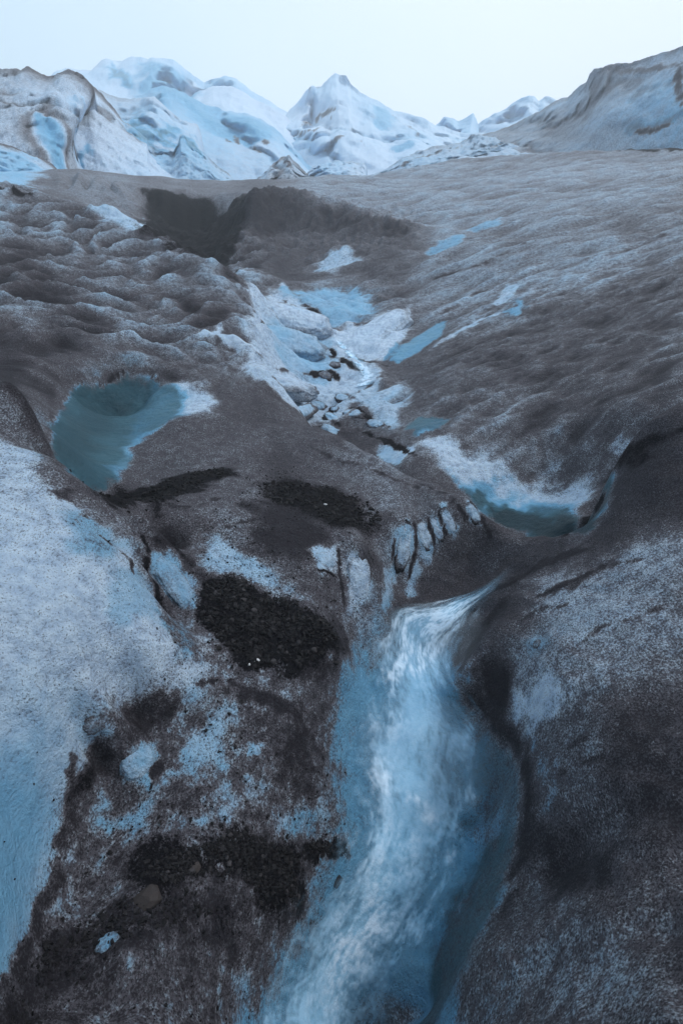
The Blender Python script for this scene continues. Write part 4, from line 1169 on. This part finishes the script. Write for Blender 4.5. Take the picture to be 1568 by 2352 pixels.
# ------------------------------------------------------------------ ribs and lumps of ice
def ice_lump(name, p0, p1, half_px, label, cat, group, seed, rise=.7, dirt=.2, blue=.2, rim=.8, rough=.42, foot=.6):
    a, na = at(*p0); b, nb = at(*p1)
    c = (a + b) / 2; nrm = na + nb; nrm /= np.linalg.norm(nrm)
    d = np.linalg.norm(c) / K
    ax = b - a; L = np.linalg.norm(ax) / 2 + half_px * d * .6
    ax -= nrm * (ax @ nrm); ax /= np.linalg.norm(ax) + 1e-9
    sd = np.cross(nrm, ax)
    bm = bmesh.new()
    bmesh.ops.create_icosphere(bm, subdivisions=5, radius=1)
    v = np.array([x.co[:] for x in bm.verts]); f = np.array([[x.index for x in q.verts] for q in bm.faces]); bm.free()
    u = np.sign(v) * np.abs(v) ** .85
    n = fbm3(v * 1.6 + seed * 5.1, 5, .55)
    r = 1 + rough * n
    W = half_px * d
    p = c + (u[:, :1] * r[:, None] * L) * ax + (u[:, 1:2] * r[:, None] * W) * sd + (u[:, 2:3] * r[:, None] * W * rise) * nrm - nrm * W * rise * .55
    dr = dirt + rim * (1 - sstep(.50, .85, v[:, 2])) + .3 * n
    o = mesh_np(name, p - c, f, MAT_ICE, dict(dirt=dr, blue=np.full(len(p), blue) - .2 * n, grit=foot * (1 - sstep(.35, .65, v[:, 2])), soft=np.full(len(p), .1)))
    o.location = c
    return tag(o, label, cat, group)


RIBS = [((936, 1210), (918, 1300), 21, 'longest pale ice rib at the left end of the fluted wall above the chute'),
        ((964, 1202), (982, 1255), 18, 'second pale ice rib from the left on the fluted wall'),
        ((992, 1192), (1012, 1238), 13, 'narrow middle ice rib on the fluted wall above the chute'),
        ((1018, 1170), (1040, 1225), 15, 'tall pale ice rib second from the right end of the fluted wall'),
        ((1076, 1160), (1096, 1196), 14, 'short ice rib standing apart at the right end of the fluted wall')]
for k, (a, b_, w, lab) in enumerate(RIBS):
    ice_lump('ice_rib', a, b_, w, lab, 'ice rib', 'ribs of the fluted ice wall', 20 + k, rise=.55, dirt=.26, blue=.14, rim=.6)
LUMPS = [(693, 945, 22), (729, 931, 17), (765, 961, 16), (768, 939, 9), (758, 988, 20), (810, 950, 20), (862, 974, 18), (786, 913, 15), (746, 862, 15), (768, 838, 14), (752, 812, 13)]
SLABS = [((600, 690), (735, 762), 38, 'long white ice tongue at the head of the stream bed beside the dark slit', .12, .1),
         ((610, 745), (715, 815), 42, 'blue centred ice slab below the white tongue in the stream bed', .14, .34),
         ((545, 815), (690, 925), 42, 'broad white ice slab along the left side of the stream bed', .18, .1),
         ((785, 790), (915, 748), 44, 'smooth bright white ice hump right of the upper stream', .08, .05),
         ((810, 935), (920, 905), 38, 'pale ice slab below the white hump, left of the small teal pool', .2, .2)]
KNOBS = [((300, 1765), (338, 1735), 30, 'round pale blue ice boulder half sunk in dirt near the left bank', .2, .3),
         ((205, 1672), (235, 1655), 20, 'dull grey ice boulder at the foot of the white left bank', .5, .2),
         ((735, 1284), (760, 1286), 22, 'small pale ice boulder with a dark slit under it, left of the tall ice block', .2, .2),
         ((825, 1295), (825, 1370), 30, 'tall white ice block standing left of the row of ice ribs', .22, .06),
         ((588, 1715), (592, 1730), 9, 'tiny blue ice boulder alone in the dirt above the lower gravel band', .2, .35),
         ((232, 2168), (262, 2156), 18, 'small ice boulder low in the dark gravel near the bottom left corner', .3, .4),
         ((365, 1290), (440, 1380), 30, 'blue ice tongue lying in the trough beside the big gravel bed', .2, .38),
         ((1228, 1478), (1236, 1480), 11, 'small round grey ice boulder on the right bank above the water', .6, .3)]
for k, (a, b_, w, lab, dr, bl) in enumerate(KNOBS):
    ice_lump('ice_boulder' if 'boulder' in lab else ('ice_tongue' if 'tongue' in lab else 'ice_block'), a, b_, w, lab, 'ice boulder' if 'boulder' in lab else 'ice block', None, 130 + k, rise=.5, dirt=dr, blue=bl, rim=.18, rough=.30, foot=0)
for k, (a, b_, w, lab, dr, bl) in enumerate(SLABS):
    ice_lump('ice_slab', a, b_, w, lab, 'ice slab', None, 80 + k, rise=.62, dirt=dr, blue=bl, rim=.28, rough=.30, foot=0)
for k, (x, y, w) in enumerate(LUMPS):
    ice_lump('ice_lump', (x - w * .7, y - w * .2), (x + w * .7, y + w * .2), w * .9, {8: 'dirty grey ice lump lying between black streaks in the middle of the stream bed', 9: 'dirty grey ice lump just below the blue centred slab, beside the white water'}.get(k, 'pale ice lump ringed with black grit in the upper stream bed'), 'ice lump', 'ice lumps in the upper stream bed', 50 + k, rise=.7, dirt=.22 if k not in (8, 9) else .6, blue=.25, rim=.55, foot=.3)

# ------------------------------------------------------------------ air: thin mist that pales the far ice
hm = bpy.data.materials.new('mist')
hm.use_nodes = True
hm.node_tree.nodes.clear()
ho = hm.node_tree.nodes.new('ShaderNodeOutputMaterial')
hv = hm.node_tree.nodes.new('ShaderNodeVolumePrincipled')
hv.inputs['Color'].default_value = (.93, .965, 1.0, 1)
hv.inputs['Density'].default_value = .0036
hm.node_tree.links.new(hv.outputs[0], ho.inputs['Volume'])
ZTOP = max(float(it['v'][:, 2].max()) for it in TARGETS) + 2
bm = bmesh.new()
bmesh.ops.create_cube(bm, size=1.0, matrix=Matrix.Translation((0, 0, ZTOP / 2 - 2.5)) @ Matrix.Diagonal((356, 356, ZTOP + 5, 1)))
hme = bpy.data.meshes.new('haze')
bm.to_mesh(hme); bm.free()
hme.materials.append(hm)
hz = bpy.data.objects.new('haze', hme)
col.objects.link(hz)
tag(hz, kind='stuff')

# spray hanging over the falls
sm = hm.copy()
sm.name = 'spray'
for nd in sm.node_tree.nodes:
    if nd.type == 'PRINCIPLED_VOLUME':
        nd.inputs['Density'].default_value = .32
        nd.inputs['Color'].default_value = (.84, .93, 1.0, 1)
for (px, py, up, rx, ry, rz) in ((985, 1540, .16, .50, .34, .30), (960, 1760, .12, .42, .36, .26)):
    c, nrm = at(px, py)
    bm = bmesh.new()
    bmesh.ops.create_icosphere(bm, subdivisions=4, radius=1, matrix=Matrix.Diagonal((rx, ry, rz, 1)))
    me = bpy.data.meshes.new('spray')
    bm.to_mesh(me); bm.free()
    me.materials.append(sm)
    o = bpy.data.objects.new('spray', me)
    col.objects.link(o)
    o.location = (c[0], c[1], c[2] + up)
    tag(o, kind='stuff')
